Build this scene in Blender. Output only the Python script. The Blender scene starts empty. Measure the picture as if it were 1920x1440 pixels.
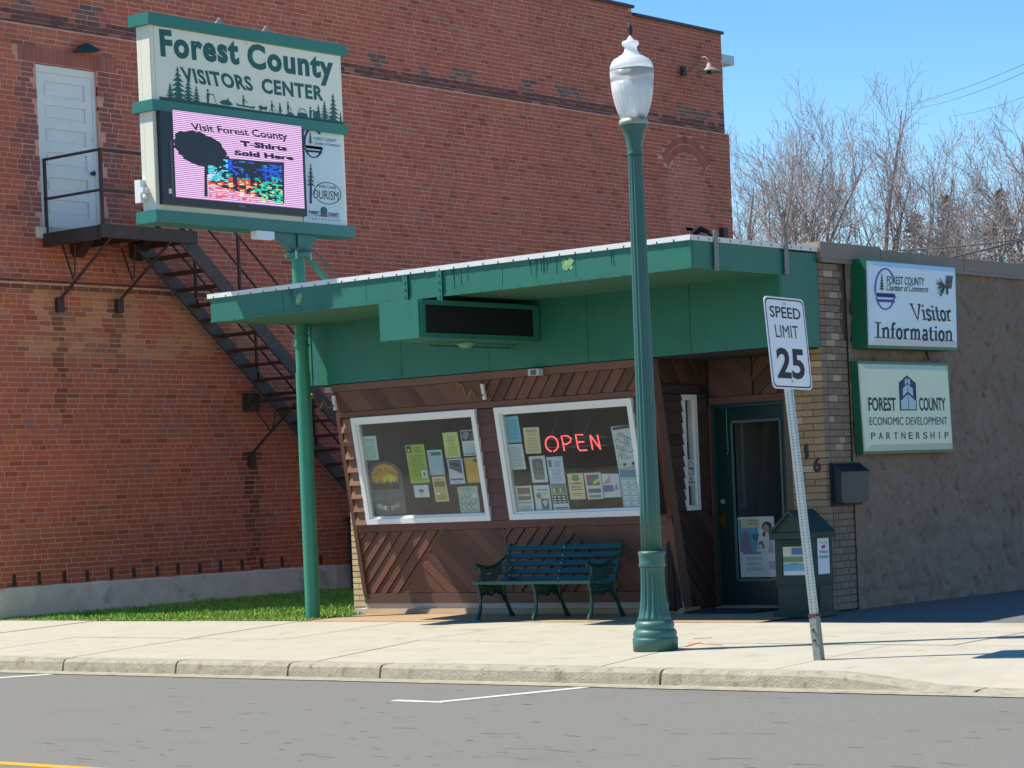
import bpy, math, random
from mathutils import Vector, Matrix, noise as mnoise
rad = math.radians
SC = bpy.context.scene
COL = SC.collection

# ------------------------------------------------------------ camera, sky, sun, exposure
F_PX, YAW, ROLL, CY, CAM_H = 4486.8, rad(-39.741), rad(2.3866), 928.14, 1.42
_v = Vector((math.sin(YAW), math.cos(YAW), 0)); _r0 = Vector((math.cos(YAW), -math.sin(YAW), 0)); _u0 = Vector((0, 0, 1))
_r = _r0*math.cos(ROLL) - _u0*math.sin(ROLL); _u = _r0*math.sin(ROLL) + _u0*math.cos(ROLL)
CAM = Vector((0, 0, CAM_H))
cd = bpy.data.cameras.new('camera'); cam = bpy.data.objects.new('camera', cd); COL.objects.link(cam)
cam.matrix_world = Matrix(((_r.x, _u.x, -_v.x, CAM.x), (_r.y, _u.y, -_v.y, CAM.y), (_r.z, _u.z, -_v.z, CAM.z), (0, 0, 0, 1)))
cd.sensor_width = 36; cd.lens = F_PX/1920*36; cd.shift_y = (CY-720)/1920; cd.clip_start = .1; cd.clip_end = 3000
SC.camera = cam
SUN_AZ, SUN_EL = 29.0, 56.5      # light travels towards +X turned 21 degrees to +Y
w = bpy.data.worlds.new('World'); SC.world = w; w.use_nodes = True
nt = w.node_tree; nt.nodes.clear()
sky = nt.nodes.new('ShaderNodeTexSky'); sky.sky_type = 'NISHITA'; sky.sun_disc = False
sky.sun_elevation = rad(SUN_EL); sky.sun_rotation = rad(270-SUN_AZ)
sky.air_density = 1.0; sky.dust_density = 0.0; sky.ozone_density = 2.5; sky.altitude = 500
bg = nt.nodes.new('ShaderNodeBackground'); bg.inputs['Strength'].default_value = 0.093
out = nt.nodes.new('ShaderNodeOutputWorld')
hs = nt.nodes.new('ShaderNodeHueSaturation'); hs.inputs['Saturation'].default_value = 1.32; nt.links.new(sky.outputs[0], hs.inputs['Color']); nt.links.new(hs.outputs[0], bg.inputs[0]); nt.links.new(bg.outputs[0], out.inputs[0])
sl = bpy.data.lights.new('sun', 'SUN'); sl.energy = 3.7; sl.angle = rad(.53); sl.color = (1, .95, .86)
so = bpy.data.objects.new('sun', sl); COL.objects.link(so)
_d = Vector((math.cos(rad(SUN_AZ))*math.cos(rad(SUN_EL)), math.sin(rad(SUN_AZ))*math.cos(rad(SUN_EL)), -math.sin(rad(SUN_EL))))
so.rotation_euler = _d.to_track_quat('-Z', 'Y').to_euler(); so.location = (-30, -10, 40)
vs = SC.view_settings; vs.view_transform = 'Standard'; vs.look = 'None'; vs.exposure = 1.06; vs.gamma = 1; vs.use_curve_mapping = False
SC.cycles.max_bounces = 8; SC.cycles.transparent_max_bounces = 16

# ------------------------------------------------------------ helpers
rng = random.Random(7)
def ray(x, y): return _r*((x-960)/F_PX) + _u*(-(y-CY)/F_PX) + _v
def at(x, y, pl):                       # point of the photo (1920 px wide) on a real plane (n, c)
    n, c = Vector(pl[0]), pl[1]; d = ray(x, y); return CAM + d*((c-n.dot(CAM))/n.dot(d))
def PX(X): return ((1, 0, 0), X)
def PY(Y): return ((0, 1, 0), Y)
def PZ(Z): return ((0, 0, 1), Z)
TT = 0.1638                              # the window bay leans out by this per metre
NL = Vector((0, -1, -TT)).normalized()   # its outward normal
def PL(w=0): return ((0, 1, TT), 20.25+2.8*TT - w*math.sqrt(1+TT*TT))
def LP(X, z, w=0): return Vector((X, 20.25+(2.8-z)*TT, z)) + NL*w
YK, GS = 15.16, .016
def gz(Y): return GS*(Y-YK)

MATS = {}
def mat(name, col, rough=.7, metal=0., var=.12, scale=6., bump=0., bscale=60., tint=False, spec=.5, dirt_or_shade=None, dscale=1.5, stretch=None, emis=None):
    if name in MATS: return MATS[name]
    m = bpy.data.materials.new(name); m.use_nodes = True; n = m.node_tree.nodes; l = m.node_tree.links
    b = n['Principled BSDF']; b.inputs['Roughness'].default_value = rough; b.inputs['Metallic'].default_value = metal
    b.inputs['Specular IOR Level'].default_value = spec
    g = n.new('ShaderNodeNewGeometry'); mp = n.new('ShaderNodeMapping'); l.new(g.outputs['Position'], mp.inputs[0])
    if stretch: mp.inputs['Scale'].default_value = stretch
    t = n.new('ShaderNodeTexNoise'); t.inputs['Scale'].default_value = scale; t.inputs['Detail'].default_value = 6; t.inputs['Roughness'].default_value = .65
    l.new(mp.outputs[0], t.inputs[0])
    r = n.new('ShaderNodeValToRGB'); e = r.color_ramp.elements
    e[0].position = .3; e[1].position = .7
    e[0].color = tuple(c*(1-var) for c in col)+(1,); e[1].color = tuple(min(1, c*(1+var)) for c in col)+(1,)
    l.new(t.outputs[0], r.inputs[0]); o = r.outputs[0]
    if dirt_or_shade:
        t2 = n.new('ShaderNodeTexNoise'); t2.inputs['Scale'].default_value = dscale; t2.inputs['Detail'].default_value = 8; t2.inputs['Roughness'].default_value = .7
        l.new(mp.outputs[0], t2.inputs[0]); r2 = n.new('ShaderNodeValToRGB'); r2.color_ramp.elements[0].position = dirt_or_shade[3]; r2.color_ramp.elements[1].position = dirt_or_shade[3]+.12
        l.new(t2.outputs[0], r2.inputs[0]); mx = n.new('ShaderNodeMix'); mx.data_type = 'RGBA'
        l.new(r2.outputs[0], mx.inputs[0]); l.new(o, mx.inputs[6]); mx.inputs[7].default_value = tuple(dirt_or_shade[:3])+(1,); o = mx.outputs[2]
    if tint:
        at_ = n.new('ShaderNodeAttribute'); at_.attribute_name = 'tint'; oi = n.new('ShaderNodeObjectInfo')
        m1 = n.new('ShaderNodeMix'); m1.data_type = 'RGBA'; m1.blend_type = 'MULTIPLY'; m1.inputs[0].default_value = 1
        m2 = n.new('ShaderNodeMix'); m2.data_type = 'RGBA'; m2.blend_type = 'MULTIPLY'; m2.inputs[0].default_value = 1
        l.new(o, m1.inputs[6]); l.new(at_.outputs['Color'], m1.inputs[7]); l.new(m1.outputs[2], m2.inputs[6]); l.new(oi.outputs['Color'], m2.inputs[7]); o = m2.outputs[2]
    l.new(o, b.inputs['Base Color'])
    if bump:
        t3 = n.new('ShaderNodeTexNoise'); t3.inputs['Scale'].default_value = bscale; t3.inputs['Detail'].default_value = 5
        l.new(mp.outputs[0], t3.inputs[0]); bp = n.new('ShaderNodeBump'); bp.inputs['Strength'].default_value = bump; bp.inputs['Distance'].default_value = .01
        l.new(t3.outputs[0], bp.inputs['Height']); l.new(bp.outputs[0], b.inputs['Normal'])
    if emis:
        b.inputs['Emission Color'].default_value = tuple(emis[:3])+(1,); b.inputs['Emission Strength'].default_value = emis[3]
    MATS[name] = m; return m

def srgb(r, g, b):
    f = lambda c: ((c/255+.055)/1.055)**2.4 if c > 10 else c/255/12.92
    return (f(r), f(g), f(b))

class MB:                                # mesh builder in world coordinates
    def __init__(s): s.v = []; s.f = []; s.mi = []; s.m = []; s.t = []; s.sm = []
    def mid(s, m):
        if m not in s.m: s.m.append(m)
        return s.m.index(m)
    def add(s, vs_, fs, m=None, t=(1, 1, 1), smooth=False):
        k = len(s.v); s.v += [tuple(p) for p in vs_]; i = s.mid(m) if m else 0
        for f in fs: s.f.append(tuple(a+k for a in f)); s.mi.append(i); s.t.append(t); s.sm.append(smooth)
        return s
    def box(s, a, b, m=None, t=(1, 1, 1)):
        x0, y0, z0 = a; x1, y1, z1 = b
        P = [(x0, y0, z0), (x1, y0, z0), (x1, y1, z0), (x0, y1, z0), (x0, y0, z1), (x1, y0, z1), (x1, y1, z1), (x0, y1, z1)]
        return s.add(P, [(0, 3, 2, 1), (4, 5, 6, 7), (0, 1, 5, 4), (1, 2, 6, 5), (2, 3, 7, 6), (3, 0, 4, 7)], m, t)
    def prism(s, pts, ext, m=None, t=(1, 1, 1)):         # face polygon + extrusion vector (towards the back)
        n = len(pts); e = Vector(ext); P = [Vector(p) for p in pts]; Q = [p+e for p in P]
        fs = [tuple(range(n)), tuple(range(2*n-1, n-1, -1))]+[(i, i+n, (i+1) % n+n, (i+1) % n) for i in range(n)]
        return s.add(P+Q, fs, m, t)
    def bar(s, a, b, w_, h, m=None, up=(0, 0, 1), t=(1, 1, 1)):
        a = Vector(a); b = Vector(b); d = (b-a).normalized(); u = Vector(up)
        if abs(d.dot(u)) > .95: u = Vector((1, 0, 0))
        r_ = d.cross(u).normalized(); u = r_.cross(d).normalized(); r_ *= w_/2; u *= h/2
        return s.prism([a-r_-u, a+r_-u, a+r_+u, a-r_+u], b-a, m, t)
    def tube(s, pts, r, n=8, m=None, cap=True, t=(1, 1, 1), smooth=True):
        pts = [Vector(p) for p in pts]; k = len(pts); rr = r if isinstance(r, (list, tuple)) else [r]*k
        V = []; Fc = []; pu = None
        for i, p in enumerate(pts):
            d = (pts[min(i+1, k-1)]-pts[max(i-1, 0)]).normalized()
            if pu is None: pu = Vector((0, 0, 1)) if abs(d.z) < .9 else Vector((1, 0, 0))
            u = (pu-d*pu.dot(d)).normalized(); pu = u; q = d.cross(u)
            for j in range(n): a = 2*math.pi*j/n; V.append(p+(u*math.cos(a)+q*math.sin(a))*rr[i])
        for i in range(k-1):
            for j in range(n): Fc.append((i*n+j, i*n+(j+1) % n, (i+1)*n+(j+1) % n, (i+1)*n+j))
        s.add(V, Fc, m, t, smooth)
        if cap: s.add(V[:n], [tuple(range(n-1, -1, -1))], m, t); s.add(V[-n:], [tuple(range(n))], m, t)
        return s
    def lathe(s, prof, c, n=32, m=None, flute=None, smooth=True, t=(1, 1, 1)):
        cx, cy = c[0], c[1]; V = []; Fc = []
        for (r, z, *fl) in prof:
            a_ = fl[0] if fl else 0
            for j in range(n):
                a = 2*math.pi*j/n; q = r*(1-a_*(.5+.5*math.cos(a*(flute or 1)))); V.append((cx+q*math.cos(a), cy+q*math.sin(a), z))
        k = len(prof)
        for i in range(k-1):
            for j in range(n): Fc.append((i*n+j, i*n+(j+1) % n, (i+1)*n+(j+1) % n, (i+1)*n+j))
        return s.add(V, Fc+[tuple(range(n-1, -1, -1)), tuple(range((k-1)*n, k*n))], m, t, smooth)
    def mesh(s, name, m=None, org=(0, 0, 0)):
        me = bpy.data.meshes.new(name); o = Vector(org)
        me.from_pydata([tuple(Vector(p)-o) for p in s.v], [], s.f)
        for q in ([m] if m else s.m): me.materials.append(q)
        if not m: me.polygons.foreach_set('material_index', s.mi)
        me.polygons.foreach_set('use_smooth', s.sm)
        if any(t != (1, 1, 1) for t in s.t) or (m and m.name.startswith('T_')):
            ca = me.color_attributes.new('tint', 'FLOAT_COLOR', 'CORNER'); buf = []
            for p, t in zip(me.polygons, s.t): buf += (list(t)+[1])*p.loop_total
            ca.data.foreach_set('color', buf)
        me.update(); return me
    def build(s, name, m=None, parent=None):
        org = ORG.get(parent.name, Vector((0, 0, 0))) if parent else Vector((0, 0, 0))
        ob = bpy.data.objects.new(name, s.mesh(name, m, org)); COL.objects.link(ob)
        if parent: ob.parent = parent
        ORG[ob.name] = org
        return ob
ORG = {}
def tag(o, label, cat, group=None):
    o['label'] = label; o['category'] = cat
    if group: o['group'] = group
    return o
def thing(name, label, cat, loc=(0, 0, 0), group=None):
    o = bpy.data.objects.new(name, None); o.empty_display_size = .1; COL.objects.link(o); o.location = loc
    ORG[o.name] = Vector(loc); return tag(o, label, cat, group)
def struct(o): o['kind'] = 'structure'; return o
def stuff(o): o['kind'] = 'stuff'; return o
def copy_thing(src, shift, label):       # a copy of a thing with its parts and sub-parts
    def cp(o, par):
        c = o.copy(); COL.objects.link(c); ORG[c.name] = ORG.get(o.name, Vector((0, 0, 0))); c.parent = par
        for ch in o.children: cp(ch, c)
        return c
    r_ = cp(src, None); r_.location = src.location+Vector(shift); r_['label'] = label; return r_

# text as flat mesh, placed by an affine frame
TC = {}
def text_mesh(s_, off=0., shear=0., space=1.):
    k = (s_, off, shear, space)
    if k not in TC:
        cu = bpy.data.curves.new('t', 'FONT'); cu.body = s_; cu.offset = off; cu.shear = shear; cu.space_character = space; cu.resolution_u = 3; cu.dimensions = '2D'; cu.fill_mode = 'BOTH'
        ob = bpy.data.objects.new('t', cu); me = ob.to_mesh()
        v = [(p.co.x, p.co.y) for p in me.vertices]; f = [tuple(p.vertices) for p in me.polygons]
        ob.to_mesh_clear(); bpy.data.objects.remove(ob); bpy.data.curves.remove(cu); TC[k] = (v, f)
    return TC[k]
class Fr:                                # drawing frame: a, b in 0..1 boxes, w lifts off the surface
    def __init__(s, o, u, v, n=None):
        s.o, s.u, s.v = Vector(o), Vector(u), Vector(v); s.n = Vector(n) if n else s.u.cross(s.v).normalized()
        if s.n.dot(CAM-s.o) < 0: s.n = -s.n
    def __call__(s, a, b, w_=0): return s.o+s.u*a+s.v*b+s.n*w_
    def sub(s, a0, b0, a1, b1): return Fr(s(a0, b0), s.u*(a1-a0), s.v*(b1-b0), s.n)
def FP(pl, bl, br, tl): o = at(*bl, pl); return Fr(o, at(*br, pl)-o, at(*tl, pl)-o)
def poly(mb, fr, pts, m, w_=.002): mb.add([fr(a, b, w_) for a, b in pts], [tuple(range(len(pts)))], m)
def rect(mb, fr, a0, b0, a1, b1, m, w_=.002): poly(mb, fr, [(a0, b0), (a1, b0), (a1, b1), (a0, b1)], m, w_)
def stroke(mb, fr, pts, wd, m, w_=.002, asp=1.):     # asp = width/height of the frame in metres
    P = [Vector((a*asp, b)) for a, b in pts]; k = len(P); L = []; R_ = []
    for i in range(k):
        d = (P[min(i+1, k-1)]-P[max(i-1, 0)]); d = d.normalized() if d.length else Vector((1, 0)); nn = Vector((-d.y, d.x))*wd/2
        L.append(P[i]+nn); R_.append(P[i]-nn)
    V = [fr(p.x/asp, p.y, w_) for p in L+R_]
    mb.add(V, [(i, i+1, k+i+1, k+i) for i in range(k-1)], m)
def arc(cx, cy, rx, ry, a0, a1, n=24): return [(cx+rx*math.cos(rad(a0+(a1-a0)*i/n)), cy+ry*math.sin(rad(a0+(a1-a0)*i/n))) for i in range(n+1)]
CAPH = max(v[1] for v in text_mesh('H')[0])
def text(mb, fr, s_, m, w_=.002, off=0., shear=0., space=1., box=(0, 0, 1, 1)):   # baseline..cap height fills the box
    v, f = text_mesh(s_, off, shear, space)
    if not v: return
    x0 = min(p[0] for p in v); x1 = max(p[0] for p in v); h = CAPH+2*off
    a0, b0, a1, b1 = box
    mb.add([fr(a0+(x-x0)/(x1-x0)*(a1-a0), b0+(y+off)/h*(b1-b0), w_) for x, y in v], f, m)

# ------------------------------------------------------------ materials
asphalt = mat('asphalt_worn', srgb(112, 108, 99), .9, var=.14, scale=140, bump=.5, bscale=220, dirt_or_shade=srgb(105, 100, 92)+(.58,), dscale=.6, stretch=(.35, 1, 1))
asphalt2 = mat('asphalt_drive', srgb(104, 98, 94), .95, var=.25, scale=90, bump=.6, bscale=150)
conc = mat('concrete_walk', srgb(170, 162, 142), .9, var=.07, scale=2.2, bump=.15, bscale=200, dirt_or_shade=srgb(152, 142, 122)+(.56,), dscale=2.4)
conc_k = mat('concrete_kerb', srgb(158, 149, 128), .95, var=.22, scale=14, bump=.8, bscale=60, dirt_or_shade=srgb(122, 112, 92)+(.52,), dscale=7)
conc_p = mat('concrete_pad', srgb(160, 134, 102), .9, var=.12, scale=3, bump=.2)
conc_f = mat('foundation_render', srgb(214, 202, 184), .95, var=.14, scale=3, bump=1.0, bscale=14, dirt_or_shade=srgb(168, 160, 146)+(.56,), dscale=2)
jointm = mat('joint_dark', srgb(96, 86, 70), .95)
white_road = mat('road_paint_white', srgb(200, 198, 186), .8, var=.06, scale=30)
yellow_road = mat('road_paint_yellow', srgb(196, 146, 34), .8, var=.08, scale=30)
brickm = mat('T_brick_red', (1, 1, 1), .9, var=.16, scale=45, bump=.5, bscale=90, tint=True)
mortar = mat('mortar_pink', srgb(212, 156, 132), .95, var=.18, scale=3, dirt_or_shade=srgb(190, 140, 122)+(.60,), dscale=.8)
tanbrick = mat('T_brick_tan', (1, 1, 1), .9, var=.10, scale=30, bump=.5, bscale=70, tint=True)
mortar_t = mat('mortar_tan', srgb(112, 96, 80), .95, var=.15, scale=8)
mortar_b = mat('mortar_brown', srgb(92, 78, 72), .95, var=.15, scale=8)
stucco = mat('stucco_brown', srgb(138, 116, 100), .92, var=.12, scale=2.2, bump=.5, bscale=40, dirt_or_shade=srgb(106, 88, 76)+(.54,), dscale=9)  # dark speckle paints the shade of trowel relief into the stucco colour
coping = mat('coping_brown', srgb(136, 116, 104), .6, var=.10, scale=3)
green = mat('paint_green', srgb(35, 107, 88), .5, var=.05, scale=2.2, bump=.05, bscale=30, dirt_or_shade=srgb(31, 94, 76)+(.56,), dscale=3)
green_s = mat('paint_soffit', srgb(58, 104, 82), .6, var=.10, scale=2, dirt_or_shade=srgb(72, 98, 74)+(.56,), dscale=1.2)
green_d = mat('paint_dark_green', srgb(24, 62, 54), .35, var=.08, scale=4)
teal_d = mat('paint_teal', srgb(14, 60, 58), .4, var=.06, scale=2)
teal_band = mat('band_green', srgb(40, 112, 98), .4, var=.05, scale=2)
lampg = mat('paint_lamp_green', srgb(54, 100, 92), .45, var=.08, scale=5, bump=.05)
benchb = mat('paint_slat', srgb(12, 56, 52), .3, var=.12, scale=8)
benchg = mat('paint_cast_iron', srgb(12, 60, 48), .3, var=.2, scale=18)
letterg = mat('letter_green', srgb(24, 88, 82), .6, var=.05)
signw = mat('sign_white', srgb(218, 216, 196), .5, var=.03, scale=3, dirt_or_shade=srgb(186, 190, 176)+(.62,), dscale=3)
signw2 = mat('sign_panel_pale', srgb(194, 208, 206), .5, var=.04, scale=4, dirt_or_shade=srgb(150, 160, 150)+(.64,), dscale=5)
signcream = mat('sign_side_cream', srgb(226, 220, 196), .5, var=.04, scale=3)
face_blue = mat('plastic_face_blue', srgb(212, 224, 232), .3, var=.02, scale=3)
face_cream = mat('plastic_face_cream', srgb(214, 222, 196), .35, var=.03, scale=4)
bezel = mat('bezel_black', srgb(28, 30, 40), .35, var=.1)
black = mat('ink_black', srgb(26, 28, 36), .6, var=.05)
ink_b = mat('ink_blue', srgb(86, 104, 188), .6, var=.03)
ink_n = mat('ink_navy', srgb(34, 40, 108), .6, var=.03)
ink_g = mat('ink_grey_green', srgb(50, 70, 66), .6, var=.05)
ink_dg = mat('ink_grey', srgb(84, 92, 100), .6, var=.05)
ink_pale = mat('ink_pale', srgb(186, 206, 214), .6, var=.03)
wood = mat('T_wood_brown', (1, 1, 1), .6, var=.22, scale=3, bump=.35, bscale=20, tint=True, stretch=(3, 3, 9), dirt_or_shade=(.55, .55, .58, .60), dscale=3)
winw = mat('vinyl_white', srgb(226, 226, 222), .4, var=.02)
room = mat('room_dark', srgb(180, 180, 188), .9, var=.1, scale=2)
iron = mat('iron_dark', srgb(62, 44, 42), .6, var=.3, scale=12, dirt_or_shade=srgb(92, 52, 42)+(.55,), dscale=6)
iron_g = mat('iron_grey_worn', srgb(74, 62, 60), .6, var=.35, scale=14, dirt_or_shade=srgb(52, 46, 54)+(.5,), dscale=9)
iron_t = mat('iron_tread_rust', srgb(72, 40, 38), .7, var=.3, scale=12)
galv = mat('galvanised', srgb(168, 176, 174), .4, .6, var=.15, scale=30)
galv2 = mat('galvanised_speckled', srgb(128, 134, 126), .6, .3, var=.4, scale=60)
doorw = mat('door_white_peeling', srgb(222, 222, 218), .5, var=.03, scale=4, dirt_or_shade=srgb(160, 166, 164)+(.64,), dscale=7)
grille = mat('grille_black', srgb(26, 26, 34), .5, var=.1)
brass = mat('brass', srgb(170, 128, 60), .3, 1., var=.1)
hookm = mat('hook_brown', srgb(140, 104, 62), .4, .6, var=.15)
mailm = mat('mailbox_steel', srgb(34, 38, 50), .4, .3, var=.1)
matm = mat('rubber_mat', srgb(40, 42, 46), .95, var=.2, scale=60)
signal_w = mat('traffic_sign_white', srgb(220, 226, 236), .4, var=.02)
bark = mat('bark', srgb(108, 94, 82), .9, var=.25, scale=9)
twig = mat('twigs', srgb(156, 142, 140), .9, var=.2, scale=4)
twig2 = mat('brush_twigs', srgb(188, 170, 142), .9, var=.3, scale=4)
needle = mat('needles', srgb(122, 122, 92), .85, var=.4, scale=5)
grassm = mat('T_grass', srgb(122, 158, 58), .8, var=.35, scale=3, tint=True)
soil = mat('lawn_soil', srgb(96, 104, 52), .95, var=.3, scale=9)
membrane = mat('roof_membrane', srgb(222, 220, 214), .5, var=.05, scale=6)
wirem = mat('wire', srgb(60, 60, 66), .6)
tar = mat('cap_metal_dark', srgb(52, 50, 60), .5)
birdm = mat('feathers_black', srgb(28, 26, 30), .5, var=.2)
paper = {k: mat('paper_'+k, srgb(*c), .6, var=.03, scale=20) for k, c in dict(mint=(186, 214, 206), lime=(160, 186, 74), sky=(176, 204, 214), lemon=(204, 212, 130), white=(206, 216, 216), gold=(212, 170, 74), sand=(196, 172, 116), cyan=(110, 190, 212), cream=(220, 206, 162), grey=(200, 202, 200), pale=(196, 208, 228), sage=(170, 190, 172), blue=(150, 190, 208)).items()}
pr = {k: mat('print_'+k, srgb(*c), .6, var=.05) for k, c in dict(dark=(60, 66, 70), mid=(112, 122, 126), green=(60, 120, 92), olive=(96, 110, 60), blue=(70, 104, 160), brown=(130, 108, 80), slate=(88, 100, 112), leaf=(110, 140, 80), red=(170, 70, 70), teal=(70, 130, 150), amber=(196, 150, 50), yellow=(214, 206, 60), pink=(200, 170, 180), skin=(196, 150, 136), hair=(70, 60, 72), blackish=(44, 44, 50), white=(226, 228, 228), mauve=(150, 130, 160), aqua=(110, 170, 200), ltgreen=(130, 160, 110)).items()}

def emis_mat(name, c, st):
    m = bpy.data.materials.new(name); m.use_nodes = True; n = m.node_tree.nodes; b = n['Principled BSDF']
    b.inputs['Base Color'].default_value = (.02, .02, .02, 1); b.inputs['Emission Color'].default_value = tuple(c)+(1,); b.inputs['Emission Strength'].default_value = st
    return m
led = emis_mat('led_lit', (1, .72, 1), .50)
n = led.node_tree.nodes; l = led.node_tree.links
g = n.new('ShaderNodeNewGeometry'); sx = n.new('ShaderNodeSeparateXYZ'); l.new(g.outputs['Position'], sx.inputs[0])
ma = n.new('ShaderNodeMath'); ma.operation = 'MULTIPLY'; ma.inputs[1].default_value = 2*math.pi/.0215; l.new(sx.outputs['Z'], ma.inputs[0])
sn = n.new('ShaderNodeMath'); sn.operation = 'SINE'; l.new(ma.outputs[0], sn.inputs[0])
cr = n.new('ShaderNodeValToRGB'); mr = n.new('ShaderNodeMapRange'); mr.inputs['From Min'].default_value = -1; l.new(sn.outputs[0], mr.inputs[0]); l.new(mr.outputs[0], cr.inputs[0])
cr.color_ramp.elements[0].color = (.22, .08, .30, 1); cr.color_ramp.elements[0].position = .25; cr.color_ramp.elements[1].color = (1, .66, 1, 1); cr.color_ramp.elements[1].position = .5
l.new(cr.outputs[0], n['Principled BSDF'].inputs['Emission Color'])
led_attr = emis_mat('T_led_colours', (1, 1, 1), .6)
n = led_attr.node_tree.nodes; a_ = n.new('ShaderNodeAttribute'); a_.attribute_name = 'tint'; led_attr.node_tree.links.new(a_.outputs['Color'], n['Principled BSDF'].inputs['Emission Color'])
neon = emis_mat('neon_red', (1, .10, .10), .9)

def glass_mat(name, tint=(1, 1, 1), refl=1.6, rough=.02, milk=0, milkc=(.8, .85, .9)):
    m = bpy.data.materials.new(name); m.use_nodes = True; n = m.node_tree.nodes; l = m.node_tree.links; n.clear()
    o = n.new('ShaderNodeOutputMaterial'); tr = n.new('ShaderNodeBsdfTransparent'); tr.inputs[0].default_value = tuple(tint)+(1,)
    gl = n.new('ShaderNodeBsdfGlossy'); gl.inputs['Roughness'].default_value = rough
    fr = n.new('ShaderNodeFresnel'); fr.inputs[0].default_value = refl; mx = n.new('ShaderNodeMixShader')
    ge = n.new('ShaderNodeNewGeometry'); sb = n.new('ShaderNodeMath'); sb.operation = 'SUBTRACT'; sb.inputs[0].default_value = 1; l.new(ge.outputs['Backfacing'], sb.inputs[1]); mu = n.new('ShaderNodeMath'); mu.operation = 'MULTIPLY'; l.new(fr.outputs[0], mu.inputs[0]); l.new(sb.outputs[0], mu.inputs[1])
    l.new(mu.outputs[0], mx.inputs[0]); l.new(tr.outputs[0], mx.inputs[1]); l.new(gl.outputs[0], mx.inputs[2]); last = mx.outputs[0]
    if milk:
        df = n.new('ShaderNodeBsdfDiffuse'); df.inputs[0].default_value = tuple(milkc)+(1,); tl = n.new('ShaderNodeBsdfTranslucent'); tl.inputs[0].default_value = tuple(milkc)+(1,)
        ms = n.new('ShaderNodeMixShader'); ms.inputs[0].default_value = .5; l.new(df.outputs[0], ms.inputs[1]); l.new(tl.outputs[0], ms.inputs[2])
        m2 = n.new('ShaderNodeMixShader'); m2.inputs[0].default_value = milk; l.new(last, m2.inputs[1]); l.new(ms.outputs[0], m2.inputs[2]); last = m2.outputs[0]
        l.new(last, o.inputs[0])
    else: l.new(last, o.inputs[0])
    return m
glass = glass_mat('window_glass', (.92, .94, .93), 1.7)
globe_glass = glass_mat('globe_glass', (.95, .98, 1), 1.6, .08, .52, (1, 1, 1))
globe_top = glass_mat('globe_glass_top', (.9, .95, .98), 1.5, .12, .62, (1, 1, 1))

# ------------------------------------------------------------ ground, road, kerb, walk
def grid(mb, x0, x1, y0, y1, nx, ny, zf, m, t=(1, 1, 1), jit=0):
    V = []; 
    for j in range(ny+1):
        for i in range(nx+1):
            x = x0+(x1-x0)*i/nx; y = y0+(y1-y0)*j/ny; V.append((x, y, zf(x, y)))
    mb.add(V, [(j*(nx+1)+i, j*(nx+1)+i+1, (j+1)*(nx+1)+i+1, (j+1)*(nx+1)+i) for j in range(ny) for i in range(nx)], m, t)
g = MB(); g.box((-900, -900, -.5), (900, 1500, -.22)); struct(g.build('ground', soil))
g = MB(); g.box((-160, -9, -.21), (160, 14.88, -.125)); road = struct(g.build('road', asphalt))
def ramp(X):                                    # the kerb drops to the driveway on the right
    t = min(1, max(0, (X+9.75)/1.3)); return t*t*(3-2*t)
def zw(X, Y): return gz(Y) - .105*ramp(X)*max(0, 1-(Y-15.35)/1.6) - (.03*ramp(X+1) if Y > 17.5 else 0)*0
def mark(name, pts, m):
    g = MB(); g.prism([(x, y, -.121) for x, y in pts], (0, 0, -.003), m); struct(g.build(name, m))
mark('parking_line', [(-12.10, 13.56), (-12.00, 13.56), (-11.64, 14.86), (-11.75, 14.86)], white_road)
mark('parking_line', [(-12.53, 13.50), (-12.0, 13.50), (-12.0, 13.56), (-12.53, 13.60)], white_road)
mark('parking_line', [(-18.75, 13.95), (-18.6, 13.95), (-18.16, 14.86), (-18.3, 14.86)], white_road)
mark('centre_line', [(-60, 9.37), (10, 9.37), (10, 9.48), (-60, 9.48)], yellow_road)
mark('centre_line', [(-60, 9.12), (10, 9.12), (10, 9.23), (-60, 9.23)], yellow_road)
g = MB(); R = random.Random(8)
for i in range(200):
    y = R.uniform(9.3, 14.6) if i % 3 else R.uniform(9.6, 11.5); x = -y*.83+R.uniform(-4.2, 4.2); L_ = R.uniform(.01, .09)*(1 if i % 4 else 2); h_ = R.uniform(.003, .008); a = R.uniform(-.25, .25)
    P = [(-L_, 0), (-L_*.4, -h_), (L_*.5, -h_*.7), (L_, 0), (L_*.3, h_), (-L_*.5, h_*.8)]
    g.add([(x+p*math.cos(a)-q_*math.sin(a), y+p*math.sin(a)+q_*math.cos(a), -.1235) for p, q_ in P], [tuple(range(6))])
stuff(g.build('asphalt_pits', mat('pit_dark', srgb(98, 91, 83), .95, var=.3)))
g = MB()
for i in range(160):
    y = R.uniform(9.3, 14.8); x = -y*.83+R.uniform(-4.2, 4.2); r_ = R.uniform(.004, .011); a = R.random()*3
    g.add([(x+r_*math.cos(a+k*1.57)*R.uniform(.6, 1.2), y+r_*math.sin(a+k*1.57), -.1233) for k in range(4)]+[(x, y, -.119)], [(0, 1, 4), (1, 2, 4), (2, 3, 4), (3, 0, 4)])
stuff(g.build('grit', mat('grit_pale', srgb(150, 142, 128), .9, var=.3)))
g = MB(); grid(g, -60, 30, 14.88, YK, 1, 1, lambda x, y: -.119, conc_k); struct(g.build('gutter', conc_k))
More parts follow.
